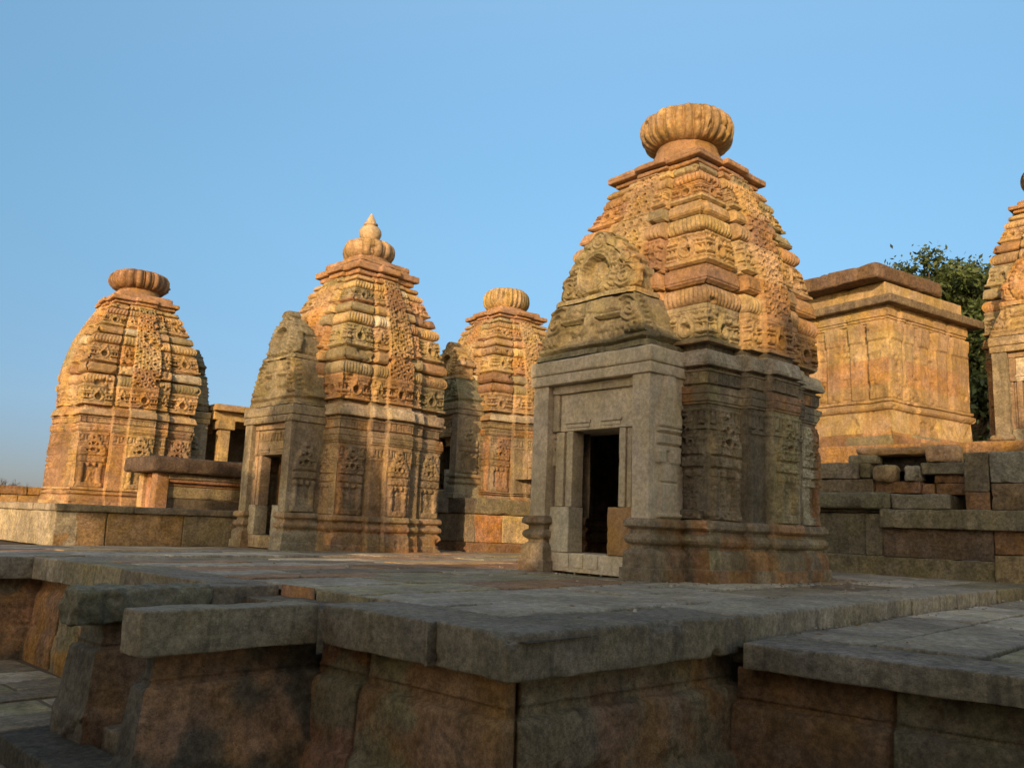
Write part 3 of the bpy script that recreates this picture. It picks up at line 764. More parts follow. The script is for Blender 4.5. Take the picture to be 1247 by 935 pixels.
# ------------------------------------------------------------------ SETTING: ground, terraces
GZ = -1.2
def zt(x, y): return -.0125*np.clip(y-8.5, 0, 7.5)
def slope(v):
    v = v.copy(); v[:, 2] += zt(v[:, 0], v[:, 1]); return v
def sheet(pts, z, z2, c, mb):
    """flat polygon slab (convex quads) from z2 up to z"""
    for (x0, y0, x1, y1) in pts:
        X, Y = np.meshgrid(lin(x0, x1, 1.), lin(y0, y1, 1.), indexing='ij')
        P = np.stack([X, Y, z+zt(X, Y)], -1); mb.grid(P, c)
def pave(mb, rects, zf, names, wts, cw=(.45, .85), cl=(.8, 2.2), seed=1, gap=.017, thick=.10, skip=None, dz=.008, res=.07):
    r = np.random.RandomState(seed)
    for (x0, y0, x1, y1) in rects:
        y = y0
        while y < y1-.05:
            h = min(r.uniform(*cw), y1-y)
            if y1-(y+h) < .25: h = y1-y
            x = x0-r.uniform(0, .5) if x0 < -50 else x0
            while x < x1-.02:
                L = min(r.uniform(*cl), x1-x)
                if x1-(x+L) < .35: L = x1-x
                cx, cy = x+L/2, y+h/2
                if skip is None or not skip(cx, cy):
                    c = palcol(np.array([r.rand()]), names, wts, .22)[0]*1.22
                    z = zf+r.uniform(-dz, dz)
                    near = math.hypot(cx, cy) < 9
                    g = gap*r.uniform(.5, 1.8)
                    tx, ty = r.uniform(-.004, .004, 2)
                    def xf(v, cx=cx, cy=cy, tx=tx, ty=ty):
                        v = v.copy(); v[:, 2] += (v[:, 0]-cx)*tx+(v[:, 1]-cy)*ty+(zt(v[:, 0], v[:, 1]) if zf > -.5 else 0); return v
                    block(mb, (x+g, y+g, z-thick), (x+L-g, y+h-g, z), c, .016, res if near else .16, .010, int(r.randint(1000)), 6.0, skip=((2, -1),), xf=xf)
                x += L
            y += h
PN = ['grey', 'ashen', 'wall', 'olive', 'red', 'brown', 'tan']; PW = [30, 22, 20, 12, 3, 9, 6]

# courtyard: one sheet to the horizon
mb = MB()
rr = np.concatenate([[0.5], np.geomspace(2, 4000, 40)]); tt_ = np.linspace(0, 2*math.pi, 97)[:-1]
T, Rr = np.meshgrid(tt_, rr, indexing='ij')
P = np.stack([Rr*np.cos(T), Rr*np.sin(T), np.full_like(T, GZ-.012)], -1)
mb.grid(P[:, ::-1][::-1][:, ::-1], (.16, .12, .08), closed=True)
ground = mk('courtyard_ground', mb, M_EARTH); ground['kind'] = 'structure'
mb = MB()
pave(mb, [(-5.0, 3.6, 3.5, 11.2)], GZ, PN, PW, (.40, .62), (.9, 1.9), 11, thick=.06)
pave(mb, [(-4.0, -6.0, 3.3, 3.6)], GZ, PN, PW, (.45, .75), (.9, 1.9), 12, thick=.06, res=.4)
struct('courtyard_paving', mb, M_PAVE)

# main terrace
mb = MB()
sheet([(3.35, 3.0, 14.6, 5.05), (3.9, 5.05, 14.6, 6.3), (3.55, 6.3, 14.6, 11.3), (-8, 11.3, 30, 40)], -.045, -.3, (.05, .04, .03), mb)
struct('terrace_bed', mb, M_SOIL)
mb = MB()
pave(mb, [(3.9, 3.62, 14.5, 11.0)], 0, PN, PW, (.45, .95), (.9, 2.6), 3, skip=lambda x, y: (x < 4.05 and 5.0 < y < 6.2 and False))
pave(mb, [(-6.0, 11.55, 16., 16.0)], 0, PN, PW, (.6, .95), (.9, 2.2), 4)
pave(mb, [(9.0, 16.0, 16., 24.0)], 0, PN, PW, (.6, .95), (.9, 2.2), 5, res=.5)
pave(mb, [(3.86, 5.02, 3.89, 6.22)], 0, PN, PW, (.6, .7), (.02, .03), 6)
struct('terrace', mb, M_PAVE)

# lower terrace on the right
mb = MB(); sheet([(5.35, -8, 14.6, 2.9)], -.195, -.4, (.07, .055, .04), mb); struct('lower_terrace_bed', mb, M_SOIL)
mb = MB()
pave(mb, [(5.98, -6, 14.5, 2.86)], -.15, PN, [34, 22, 16, 14, 1, 8, 5], (.5, .9), (.9, 2.6), 8)
struct('lower_terrace', mb, M_PAVE)
mb = MB(); sheet([(14.9, -8, 40, 40)], 1.72, 0, (.12, .09, .06), mb); struct('upper_terrace', mb, M_EARTH)

# ------------------------------------------------------------------ terrace edge walls with their coping stones
def wall_run(name, label, path, prof, copes, colf, seed, z0, copec='grey', joints=(), flip=False, nres=.03, group=None, mat=None, cope_hi=0., cope_th=.25):
    """moulded wall along a path; prof = [(z, out)], outward = right-hand side of the walking direction"""
    mb = MB()
    pz = np.array([q[0] for q in prof]); po = np.array([q[1] for q in prof])
    z = np.unique(np.concatenate([pz]+[lin(pz[i], pz[i+1], nres) for i in range(len(pz)-1)]))
    o = np.interp(z, pz, po)
    path = [np.array(p, float) for p in path]
    nrm = []
    for a, b in zip(path[:-1], path[1:]):
        d = (b-a)/np.linalg.norm(b-a); nrm.append(np.array([d[1], -d[0]]))
    mit = []
    for i in range(len(path)):
        if i == 0: mit.append(nrm[0])
        elif i == len(path)-1: mit.append(nrm[-1])
        else:
            m = nrm[i-1]+nrm[i]; mit.append(m/(m@nrm[i]))
    for i in range(len(path)-1):
        L = np.linalg.norm(path[i+1]-path[i])
        js = [j[1] for j in joints if j[0] == i]
        s = np.unique(np.concatenate([lin(0, L, nres)]+[[j-.012, j-.006, j+.006, j+.012] for j in js]))
        Sg, Zg = np.meshgrid(s, z, indexing='ij'); O = np.broadcast_to(o, Sg.shape).copy()
        f = (Sg/L)[..., None]
        P2 = path[i]*(1-f)+path[i+1]*f; M2 = mit[i]*(1-f)+mit[i+1]*f
        P3 = np.concatenate([P2, Zg[..., None]], -1)
        nq = P3+seed*4.1
        O += (fbm(nq, 2.2, 3, seed)-.5)*.012+(fbm(nq, 15., 3, seed+1)-.5)*.009
        for j in js: O -= .07*np.exp(-((Sg-j-.01*(fbm(nq, 6, 2, 5)-.5))/.011)**2)
        O -= .022*sstep(.64, .67, fbm(nq, 3.1, 4, seed+2))
        P2 = P2+M2*O[..., None]
        Q = np.concatenate([P2, Zg[..., None]], -1)
        bid = np.searchsorted(np.array(sorted(js)+[99.]), Sg)
        idh = hash3(bid.astype(int), np.full(bid.shape, i), np.zeros(bid.shape, int), seed)
        cc = palcol(idh, *colf, .15)
        n = sstep(.46, .55, fbm(nq, 1.8, 5, seed+7))[..., None]; alt = palcol(np.modf(idh*7.77)[0], *colf, .15)
        cc = (cc*(1-n)+alt*n)*1.22
        mb.grid(Q, cc)
    lo, hi = mb.bounds(); org = ((lo[0]+hi[0])/2, (lo[1]+hi[1])/2, z0)
    root = thing(name, label, 'wall', org, 0, group)
    mk('wall_face', mb, mat or M_WALL, root, org)
    for k, cdef in enumerate(copes):
        m2 = MB(); lo, hi, rot, at, cn = cdef[:5]
        kw = cdef[5] if len(cdef) > 5 else {}
        block(m2, lo, hi, pc(cn) if isinstance(cn, str) else np.array(cn), seed=seed+k*3, **{**dict(r=.013, res=.03, amp=.017, chip=5.), **kw})
        m2.xf(rotz(rot, at)); m2.xf(slope)
        mk('coping_stone', m2, M_COPE, root, org)
    return root
WALLC = (['brown', 'wall', 'red', 'olive'], [40, 26, 20, 14])
# corner A .. B along the front (heading -4.7 deg), and A .. A2 along the left
A = (3.264, 3.06); B = (5.463, 2.88); aF = math.atan2(B[1]-A[1], B[0]-A[0]); LF = math.hypot(B[0]-A[0], B[1]-A[1])
def onF(s, d): return (A[0]+math.cos(aF)*s-math.sin(aF)*d, A[1]+math.sin(aF)*s+math.cos(aF)*d)
pw = [(-1.25, .12), (-1.02, .12), (-.965, .11), (-.86, .075), (-.845, .035), (-.56, .02), (-.495, .012), (-.465, -.008), (-.455, -.03), (-.45, -.065), (-.40, -.075), (-.395, -.06), (-.385, -.078), (-.24, -.085), (-.23, -.09)]
IN = .04
wall_run('terrace_wall', 'brown corner wall of the near terrace in the foreground, below a thick grey coping', [(A[0]+IN, 4.86), (A[0]+IN, A[1]+IN), onF(LF+.02, IN)], pw, [
    ((0, 0, -.25), (LF-.015, .62, .0), aF, (A[0], A[1], 0), 'grey', dict(r=.022)),
    ((0.0, .625, -.25), (.60, .60+.05, .0), 0, (A[0], A[1], -.003), 'grey'),
    ((0, .655, -.25), (.6, 1.675, .0), 0, (A[0]+.002, A[1]-.01, .002), 'grey')],
    WALLC, 5, GZ, joints=((1, .08), (0, .52)))
# kerb step between the two terraces
root = thing('kerb', 'low pale stone kerb stepping down from near terrace to grey paving at right', 'kerb', (9.5, 2.9, -.15))
for i, (x0, x1, y, cn) in enumerate(((5.49, 8.86, 2.905, 'ashen'), (8.87, 11.9, 2.895, 'ashen'), (11.91, 14.5, 2.88, 'olive'))):
    m2 = MB(); block(m2, (x0, y, -.32), (x1-.015, y+.70, .002), pc(cn, .05)*1.05, .02, .05, .014, 40+i, 3.); mk('kerb_stone', m2, M_COPE, root, (9.5, 2.9, -.15))
# lower wall on the right
C0, C1 = (5.25, 2.80), (5.80, -6.0)
aL = math.atan2(C1[1]-C0[1], C1[0]-C0[0]); LL = math.hypot(C1[0]-C0[0], C1[1]-C0[1])
pw2 = [(-1.25, .09), (-1.0, .09), (-.95, .07), (-.72, .04), (-.60, .025), (-.565, .01), (-.555, -.015), (-.55, -.05), (-.52, -.055), (-.515, -.045), (-.50, -.065), (-.34, -.07), (-.325, -.085)]
dn = (math.cos(aL), math.sin(aL))
wall_run('terrace_wall', 'mottled ochre wall at lower right under one long grey coping slab', [(C0[0]+.06, C0[1]+.1), (C1[0]+.06, C1[1])], pw2, [
    ((0, 0, -.17), (3.6, .60, 0), aL, (C0[0], C0[1], -.15), 'grey'), ((3.62, 0, -.17), (LL, .60, 0), aL, (C0[0], C0[1], -.15), 'grey')],
    (['olive', 'brown', 'wall', 'tan'], [40, 25, 20, 6]), 9, GZ, joints=((0, 1.0), (0, 2.4), (0, 4.2)))
# the two flanks of the stair
wf = [(-1.25, .09), (-.87, .09), (-.85, .085), (-.83, .075), (-.80, .055), (-.50, .015), (-.445, .008), (-.43, -.01), (-.425, -.05), (-.40, -.058), (-.395, -.045), (-.38, -.065), (-.26, -.07), (-.24, -.085)]
y1 = 4.79
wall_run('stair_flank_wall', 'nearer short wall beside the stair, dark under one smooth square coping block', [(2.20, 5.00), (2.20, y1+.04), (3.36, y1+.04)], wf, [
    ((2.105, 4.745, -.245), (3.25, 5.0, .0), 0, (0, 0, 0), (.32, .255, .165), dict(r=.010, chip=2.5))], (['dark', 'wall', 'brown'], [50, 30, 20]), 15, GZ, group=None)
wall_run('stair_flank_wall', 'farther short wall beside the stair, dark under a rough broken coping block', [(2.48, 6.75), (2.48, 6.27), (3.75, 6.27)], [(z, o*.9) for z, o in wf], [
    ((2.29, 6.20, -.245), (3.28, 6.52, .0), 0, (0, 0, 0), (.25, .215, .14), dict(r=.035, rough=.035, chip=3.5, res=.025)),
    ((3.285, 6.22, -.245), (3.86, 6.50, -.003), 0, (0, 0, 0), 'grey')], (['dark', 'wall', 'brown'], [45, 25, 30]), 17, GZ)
# steps between the flanks
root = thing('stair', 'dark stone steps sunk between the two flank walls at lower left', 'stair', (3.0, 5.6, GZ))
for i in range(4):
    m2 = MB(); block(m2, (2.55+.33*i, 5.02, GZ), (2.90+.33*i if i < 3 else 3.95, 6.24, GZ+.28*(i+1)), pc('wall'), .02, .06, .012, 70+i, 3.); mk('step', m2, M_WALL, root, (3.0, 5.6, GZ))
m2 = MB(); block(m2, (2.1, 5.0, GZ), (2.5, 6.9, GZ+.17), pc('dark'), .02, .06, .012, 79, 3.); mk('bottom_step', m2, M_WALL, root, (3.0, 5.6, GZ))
# left part of the terrace edge
wl = [(-1.25, .10), (-1.05, .10), (-1.0, .085), (-.86, .06), (-.84, .03), (-.52, .015), (-.47, .0), (-.44, -.04), (-.40, -.06), (-.28, -.065), (-.265, -.08)]
wall_run('terrace_wall', 'receding terrace wall at left, stained orange blocks beneath grey coping stones', [(-7, 11.22), (3.66, 11.22), (3.56, 6.4)], wl, [
    ((3.44, 6.53, -.255), (4.0, 8.35, 0), 0, (0, 0, 0), 'grey'), ((3.50, 8.36, -.255), (4.05, 10.0, 0), 0, (0, 0, 0), 'olive'), ((3.545, 10.01, -.255), (4.1, 11.10, 0), 0, (0, 0, 0), 'ashen'),
    ((1.4, 11.12, -.255), (3.6, 11.55, 0), 0, (0, 0, 0), 'ashen'), ((-1.2, 11.12, -.255), (1.39, 11.55, 0), 0, (0, 0, 0), 'grey'), ((-6, 11.12, -.255), (-1.21, 11.55, 0), 0, (0, 0, 0), 'grey')],
    (['brown', 'orange', 'olive', 'wall'], [34, 16, 22, 28]), 19, GZ, joints=((0, 9.6), (0, 7.5), (1, .9), (1, 2.2), (1, 3.4)))

# ------------------------------------------------------------------ THE SHRINES
PAL_NEW = dict(plinth=pc('wall', .02)*1.1, plinth2=np.array((.30, .17, .09)), jamb=np.array((.40, .335, .235)), jamb2=np.array((.345, .28, .19)), thr=np.array((.50, .42, .29)), frame=np.array((.37, .31, .205)),
               foot_l=np.array((.44, .39, .27)), foot_r=np.array((.36, .20, .095)), lintel=np.array((.44, .37, .255)), corn=np.array((.41, .345, .24)))
PAL_OLD = dict(plinth=np.array((.26, .22, .15)), plinth2=np.array((.30, .20, .11)), jamb=np.array((.25, .19, .12)), jamb2=np.array((.30, .24, .15)), thr=np.array((.36, .27, .16)), frame=np.array((.36, .24, .14)),
               foot_l=np.array((.44, .37, .24)), foot_r=np.array((.40, .35, .25)), lintel=np.array((.30, .21, .12)), corn=np.array((.28, .215, .13)))
FR_MAIN = dict(low=np.array((.27, .225, .135)), low2=np.array((.22, .175, .10)), up=np.array((.46, .29, .13)), up2=np.array((.33, .255, .13)))
FR_DARK = dict(low=np.array((.24, .19, .105)), low2=np.array((.28, .20, .10)), up=np.array((.24, .20, .125)), up2=np.array((.29, .225, .13)))

# 1. the large shrine in front
S1_ = Shrine(11, 1.27, res=.009)
main = build_shrine('shrine', 'nearest and tallest shrine, with pale grey framed doorway and bulbous ribbed crown', (9.922, 6.12, 0), R_(-5.252), S1_,
    dict(R=.685, zc=6.235, Hh=.265, n=28, cname='tan', deep=.20, seed=3, flat=.80))
PAL_NEW = {k: v*np.array((1.18, 1.12, 1.14)) if k not in ('plinth', 'plinth2', 'foot_r') else v for k, v in PAL_NEW.items()}
build_porch(main, None, PAL_NEW, 0, 21, uf=-1.90, mat=M_NEW, reveal=.20)
build_fronton(main, FR_MAIN, 23, vc=.09)

# 2. the shrine with the pot finial, left of centre
zc2 = np.array([0, .69, 2.05, 2.69, 5.41, 5.53, 6.62]); zl2 = np.array([0, .70, 2.10, 2.86, 5.745, 5.94, 7.1])
S2_ = Shrine(29, 1.30, zc2, zl2, res=.018, fine=(0, 3), coarse=.06, dirt=.35, bulge=.05)
sh2 = build_shrine('shrine', 'shrine left of centre with a pointed pot finial above its ribbed crown, dark carved porch', (10.73, 14.754, -.08), R_(-1.2), S2_,
    dict(R=.60, zc=6.47, Hh=.235, n=14, cname='tan', deep=.20, seed=5, fillet=True, flat=.85),
    kal=[(.12, 6.62), (.125, 6.735), (.17, 6.77), (.225, 6.84), (.25, 6.92), (.24, 7.0), (.19, 7.07), (.12, 7.10), (.10, 7.11), (.155, 7.125), (.158, 7.155), (.125, 7.17), (.105, 7.22), (.07, 7.30), (.035, 7.37), (.0, 7.41)])
build_porch(sh2, None, PAL_OLD, 2, 31, hw=.91, vc=.08, uf=-2.05, zk=1.04, res=.07, rz=.02)
build_fronton(sh2, FR_DARK, 33, vc=.12, uf=-1.99, z0=2.80, z1=3.74, z2=4.80, hw0=.86, hw1=.55, res=.02, slim=.95)

# 3. the shrine behind, on its own platform
zc3 = np.array([0, .69, 2.05, 2.69, 5.41, 5.53, 6.62]); zl3 = np.array([0, .20, 1.55, 2.05, 4.72, 4.85, 5.9])
S3_ = Shrine(41, 1.26, zc3, zl3, res=.02, fine=(0, 3), coarse=.06, dirt=.25)
sh3 = build_shrine('shrine', 'shrine seen between the two larger ones, half hidden by the grey doorway, flared ribbed crown', (15.69, 15.23, 1.14), R_(-9.83), S3_,
    dict(R=.64, zc=5.33, Hh=.285, n=28, cname='gold', deep=.2, seed=7, flat=.75))
build_porch(sh3, None, PAL_OLD, 2, 43, hw=.90, vc=.0, uf=-1.95, zk=.86, res=.08, rz=.024)
build_fronton(sh3, dict(low=np.array((.20, .185, .115)), low2=np.array((.22, .18, .10)), up=np.array((.42, .27, .12)), up2=np.array((.34, .22, .10))), 45, vc=.02, uf=-1.90, z0=2.28, z1=2.95, z2=3.95, hw0=.82, hw1=.56, res=.024, slim=1.1)

# 4. the far shrine on the left (its door looks the other way)
zc4 = np.array([0, .69, 2.05, 2.69, 5.41, 5.53, 6.62]); zl4 = np.array([0, .42, 1.82, 2.40, 5.36, 5.52, 6.8])
S4_ = Shrine(59, 1.396, zc4, zl4, res=.021, fine=(1, 2), coarse=.06, dirt=.8, bulge=.085)
sh4 = build_shrine('shrine', 'leftmost shrine, broad sunlit tower with a flat ribbed disc crown', (9.224, 23.267, .66), R_(180-6.31), S4_,
    dict(R=.82, zc=6.15, Hh=.275, n=20, cname='brown', deep=.24, seed=9, flat=.75))
build_porch(sh4, None, dict(PAL_OLD, jamb=np.array((.40, .26, .13)), corn=np.array((.42, .30, .16))), 2, 61, hw=.95, vc=.0, uf=-1.95, zk=1., res=.09, rz=.026)
build_fronton(sh4, dict(low=np.array((.30, .21, .11)), low2=np.array((.24, .18, .10)), up=np.array((.28, .21, .12)), up2=np.array((.22, .17, .10))), 63, vc=.0, uf=-1.95, z0=2.70, z1=3.65, z2=4.55, hw0=.86, hw1=.55, res=.03, slim=1.2)

# 5. the shrine cut by the right edge, on the upper terrace
S5_ = Shrine(71, 1.18, (0, 5.53, 6.62), (0, 5.75, 6.9), res=.02, fine=(0, 3), coarse=.06, dirt=.5)
sh5 = build_shrine('shrine', 'shrine cut off by the right edge, pale lintel over its door and medallion above', (20.4, 3.37, 2.0), R_(-6), S5_,
    dict(R=.66, zc=6.45, Hh=.27, n=24, cname='brown', deep=.13, seed=13))
build_porch(sh5, None, dict(PAL_OLD, lintel=np.array((.55, .44, .30)), jamb=np.array((.40, .27, .14)), corn=np.array((.42, .30, .16))), 0, 73, hw=.86, vc=.0, uf=-1.85, zk=1., res=.08, rz=.024)
build_fronton(sh5, dict(low=np.array((.34, .26, .14)), low2=np.array((.38, .26, .12)), up=np.array((.46, .28, .12)), up2=np.array((.42, .22, .09))), 75, vc=.0, uf=-1.8, z0=2.69, z1=3.3, z2=4.5, hw0=.86, hw1=.62, res=.026, slim=1.05)

# ------------------------------------------------------------------ platforms
def course(root, name, mat, p0, p1, z0, z1, th, lens, names, wts, seed, r=.02, org=(0, 0, 0), res=.10, amp=.012, rough=0., proud=.02, cols=None, ground_follow=False):
    """a course of blocks from p0 to p1; the visible face lies on the line, thickness goes to the left of the walking direction"""
    rs = np.random.RandomState(seed)
    d = np.array([p1[0]-p0[0], p1[1]-p0[1]]); L = np.linalg.norm(d); a = math.atan2(d[1], d[0])
    s = 0; k = 0
    while s < L-.02:
        l = lens[k % len(lens)]*(1 if len(lens) > 3 else rs.uniform(.85, 1.15)); l = min(l, L-s)
        if L-(s+l) < .25: l = L-s
        c = palcol(np.array([rs.rand()]), names, wts, .18)[0] if cols is None else np.array(cols[k % len(cols)])
        pr = rs.uniform(-proud, proud)
        m2 = MB(); block(m2, (s+.004, pr, z0), (s+l-.004, th, z1-.003), c, r, res, amp, seed*7+k, 3., rough=rough)
        m2.xf(rotz(a, (p0[0], p0[1], 0)))
        if ground_follow: m2.xf(slope)
        mk(name, m2, mat, root, org)
        s += l; k += 1
    return k
org = (7.2, 20, -.09)
plat1 = thing('platform', 'low walled platform under the leftmost shrine, large plain stone panels with a thin coping', 'platform', org)
course(plat1, 'panel_stone', M_WALL, (5.4, 27), (5.4, 16.1), -.12, .50, .4, [2.3, 1.7, 2.6, 2.1, .42], ['pale', 'gold', 'ashen'], [40, 20, 40], 81, org=org)
course(plat1, 'panel_stone', M_WALL, (5.4, 16.1), (10.5, 16.1), -.12, .50, .4, [.95, 1.35, 2.9], ['pale', 'tan', 'olive'], [30, 40, 30], 82, org=org)
course(plat1, 'coping_stone', M_COPE, (5.36, 27), (5.36, 16.06), .503, .63, .6, [2.8, 1.9, 2.6], ['pale', 'ashen'], [50, 50], 83, org=org)
course(plat1, 'coping_stone', M_COPE, (5.36, 16.06), (10.5, 16.06), .503, .63, .6, [1.6, 2.2, 2.6], ['olive', 'grey'], [50, 50], 84, org=org)
mb = MB(); block(mb, (5.75, 16.5, .3), (16, 30, .615), pc('tan')*.8, .02, 1., .01, 3); mk('platform_floor', mb, M_PAVE, plat1, org)

org = (15.7, 15.5, 0)
plat3 = thing('platform', 'stone base under the half hidden shrine, orange and yellow blocks below a dark ledge', 'platform', org)
pA = (13.55, 17.9); pB = (13.60, 13.95); pC = (18.5, 13.2)
for (q0, q1, sd) in ((pA, pB, 91), (pB, pC, 92)):
    shaded_side = sd == 91  # shade of the left face is put into darker stone colours
    course(plat3, 'base_stone', M_WALL, q0, q1, -.12, .14, .5, [1.4, .9, 1.2], ['wall', 'brown'] if shaded_side else ['gold', 'tan', 'brown'], [1, 1] if shaded_side else [3, 3, 2], sd, org=org)
    course(plat3, 'base_stone', M_WALL, q0, q1, .143, .78, .5, [1.5, 1.1, 1.0] if shaded_side else [.82, 1.5, .8, 1.2], ['dark', 'wall'], [1, 1], sd+2, org=org, cols=None if shaded_side else [(.52, .24, .09), (.60, .42, .19), (.40, .22, .10), (.3, .2, .1)])
    q0b = (q0[0]-.05, q0[1]-.05); q1b = (q1[0]-.05, q1[1]-.05)
    course(plat3, 'ledge_stone', M_WALL, q0b, q1b, .783, 1.16, .6, [1.9, 1.2, 2.2], ['dark', 'grey'] if shaded_side else ['brown', 'olive'], [1, 1], sd+4, org=org, r=.05)
mb = MB(); block(mb, (14.2, 14.3, .8), (18.3, 17.8, 1.15), pc('wall'), .02, 1., .01, 3); mk('platform_floor', mb, M_PAVE, plat3, org)

# low slab-roofed structure standing in front of the leftmost shrine
org = (9.4, 18.8, .63)
low = thing('low_hall', 'low hall with a thick overhanging slab coloured dark for shade, in front of the leftmost shrine', 'hall', org)
m2 = MB(); block(m2, (7.80, 17.92, 1.40), (12.4, 19.45, 1.75), np.array((.12, .08, .055)), .09, .06, .02, 201, 1.6); mk('roof_slab', m2, M_WALL, low, org)  # dark brown stone, darkened further to carry the shade on the slab
course(low, 'wall_stone', M_WALL, (8.30, 18.25), (12.2, 18.25), .62, .86, .4, [2.0, 1.5, 1.4], ['dark', 'wall'], [1, 1], 203, org=org)
course(low, 'wall_stone', M_WALL, (8.30, 18.22), (12.2, 18.22), .863, 1.12, .4, [2.4, 1.5, 1.4], ['olive', 'wall'], [1, 1], 204, org=org)
course(low, 'moulding', M_WALL, (8.30, 18.20), (12.2, 18.20), 1.123, 1.20, .4, [3, 1.5, 1.4], ['red', 'brown'], [1, 1], 205, org=org)
course(low, 'moulding', M_WALL, (8.30, 18.16), (12.2, 18.16), 1.203, 1.27, .4, [2.5, 1.5, 1.4], ['red', 'brown'], [1, 1], 206, org=org)
course(low, 'moulding', M_WALL, (8.28, 18.12), (12.2, 18.12), 1.273, 1.395, .4, [2.8, 1.5, 1.4], ['wall', 'brown'], [1, 1], 207, org=org)
m2 = MB(); block(m2, (8.02, 18.13, .62), (8.30, 18.40, 1.395), pc('brown'), .02, .06, .01, 208); mk('pillar', m2, M_STONE, low, org)
m2 = MB(); block(m2, (8.12, 19.05, .62), (8.4, 19.3, 1.395), pc('tan'), .02, .06, .01, 209); mk('pillar', m2, M_STONE, low, org)
m2 = MB(); block(m2, (8.2, 18.41, .62), (8.45, 19.04, 1.395), pc('red')*1.3, .015, .06, .012, 210); mk('infill_panel', m2, M_STONE, low, org)

# flat-roofed columned hall in front of the leftmost shrine's door
a4 = R_(-6.31); ca4, sa4 = math.cos(a4), math.sin(a4)
def L4(u, v, z=0): return (9.224+ca4*u-sa4*v, 23.267+sa4*u+ca4*v, z)
hall = thing('columned_hall', 'flat-roofed hall on square pillars joined to the right of the leftmost shrine, dark inside', 'hall', L4(3.4, 0, .63), a4)
def hb(name, lo, hi, c, **kw):
    m2 = MB(); block(m2, (lo[0]-3.4, lo[1], lo[2]-.63), (hi[0]-3.4, hi[1], hi[2]-.63), c, **{**dict(r=.02, res=.08, amp=.01), **kw}); return mk(name, m2, M_STONE, hall)
hb('roof_slab', (2.02, -1.25, 3.40), (5.2, 1.3, 3.58), pc('tan'))
hb('beam', (2.06, -1.0, 3.16), (5.1, -.68, 3.395), pc('gold'))
hb('beam', (2.06, .70, 3.16), (5.1, 1.0, 3.395), pc('gold'))
for (u, v, cn) in ((2.28, -.99, 'gold'), (4.6, -.99, 'tan'), (2.28, .70, 'tan'), (4.6, .70, 'tan')):
    hb('column', (u, v, .63), (u+.30, v+.29, 2.90), pc(cn), seed=int(u*10))
    hb('capital', (u-.10, v-.07, 2.905), (u+.40, v+.36, 3.155), pc(cn), seed=int(u*11))
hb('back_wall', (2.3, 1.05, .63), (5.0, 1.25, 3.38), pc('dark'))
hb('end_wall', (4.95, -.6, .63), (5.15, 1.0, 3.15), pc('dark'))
hb('parapet', (2.7, -1.0, .63), (4.58, -.8, 1.35), pc('brown'))

# distant low parapet on the far left
par = thing('parapet', 'low reddish parapet wall at the far left edge below the sky', 'wall', (5, 28, .6))
course(par, 'base_stone', M_STONE, (0, 28), (9.4, 28), .5, .90, .3, [.6, .5, .75], ['tan', 'gold', 'orange'], [1, 1, 1], 221, org=(5, 28, .6))
course(par, 'coping_stone', M_WALL, (0, 27.95), (9.4, 27.95), .903, 1.15, .4, [2.4, 2.0, 1.6], ['red', 'orange'], [2, 1], 222, org=(5, 28, .6))

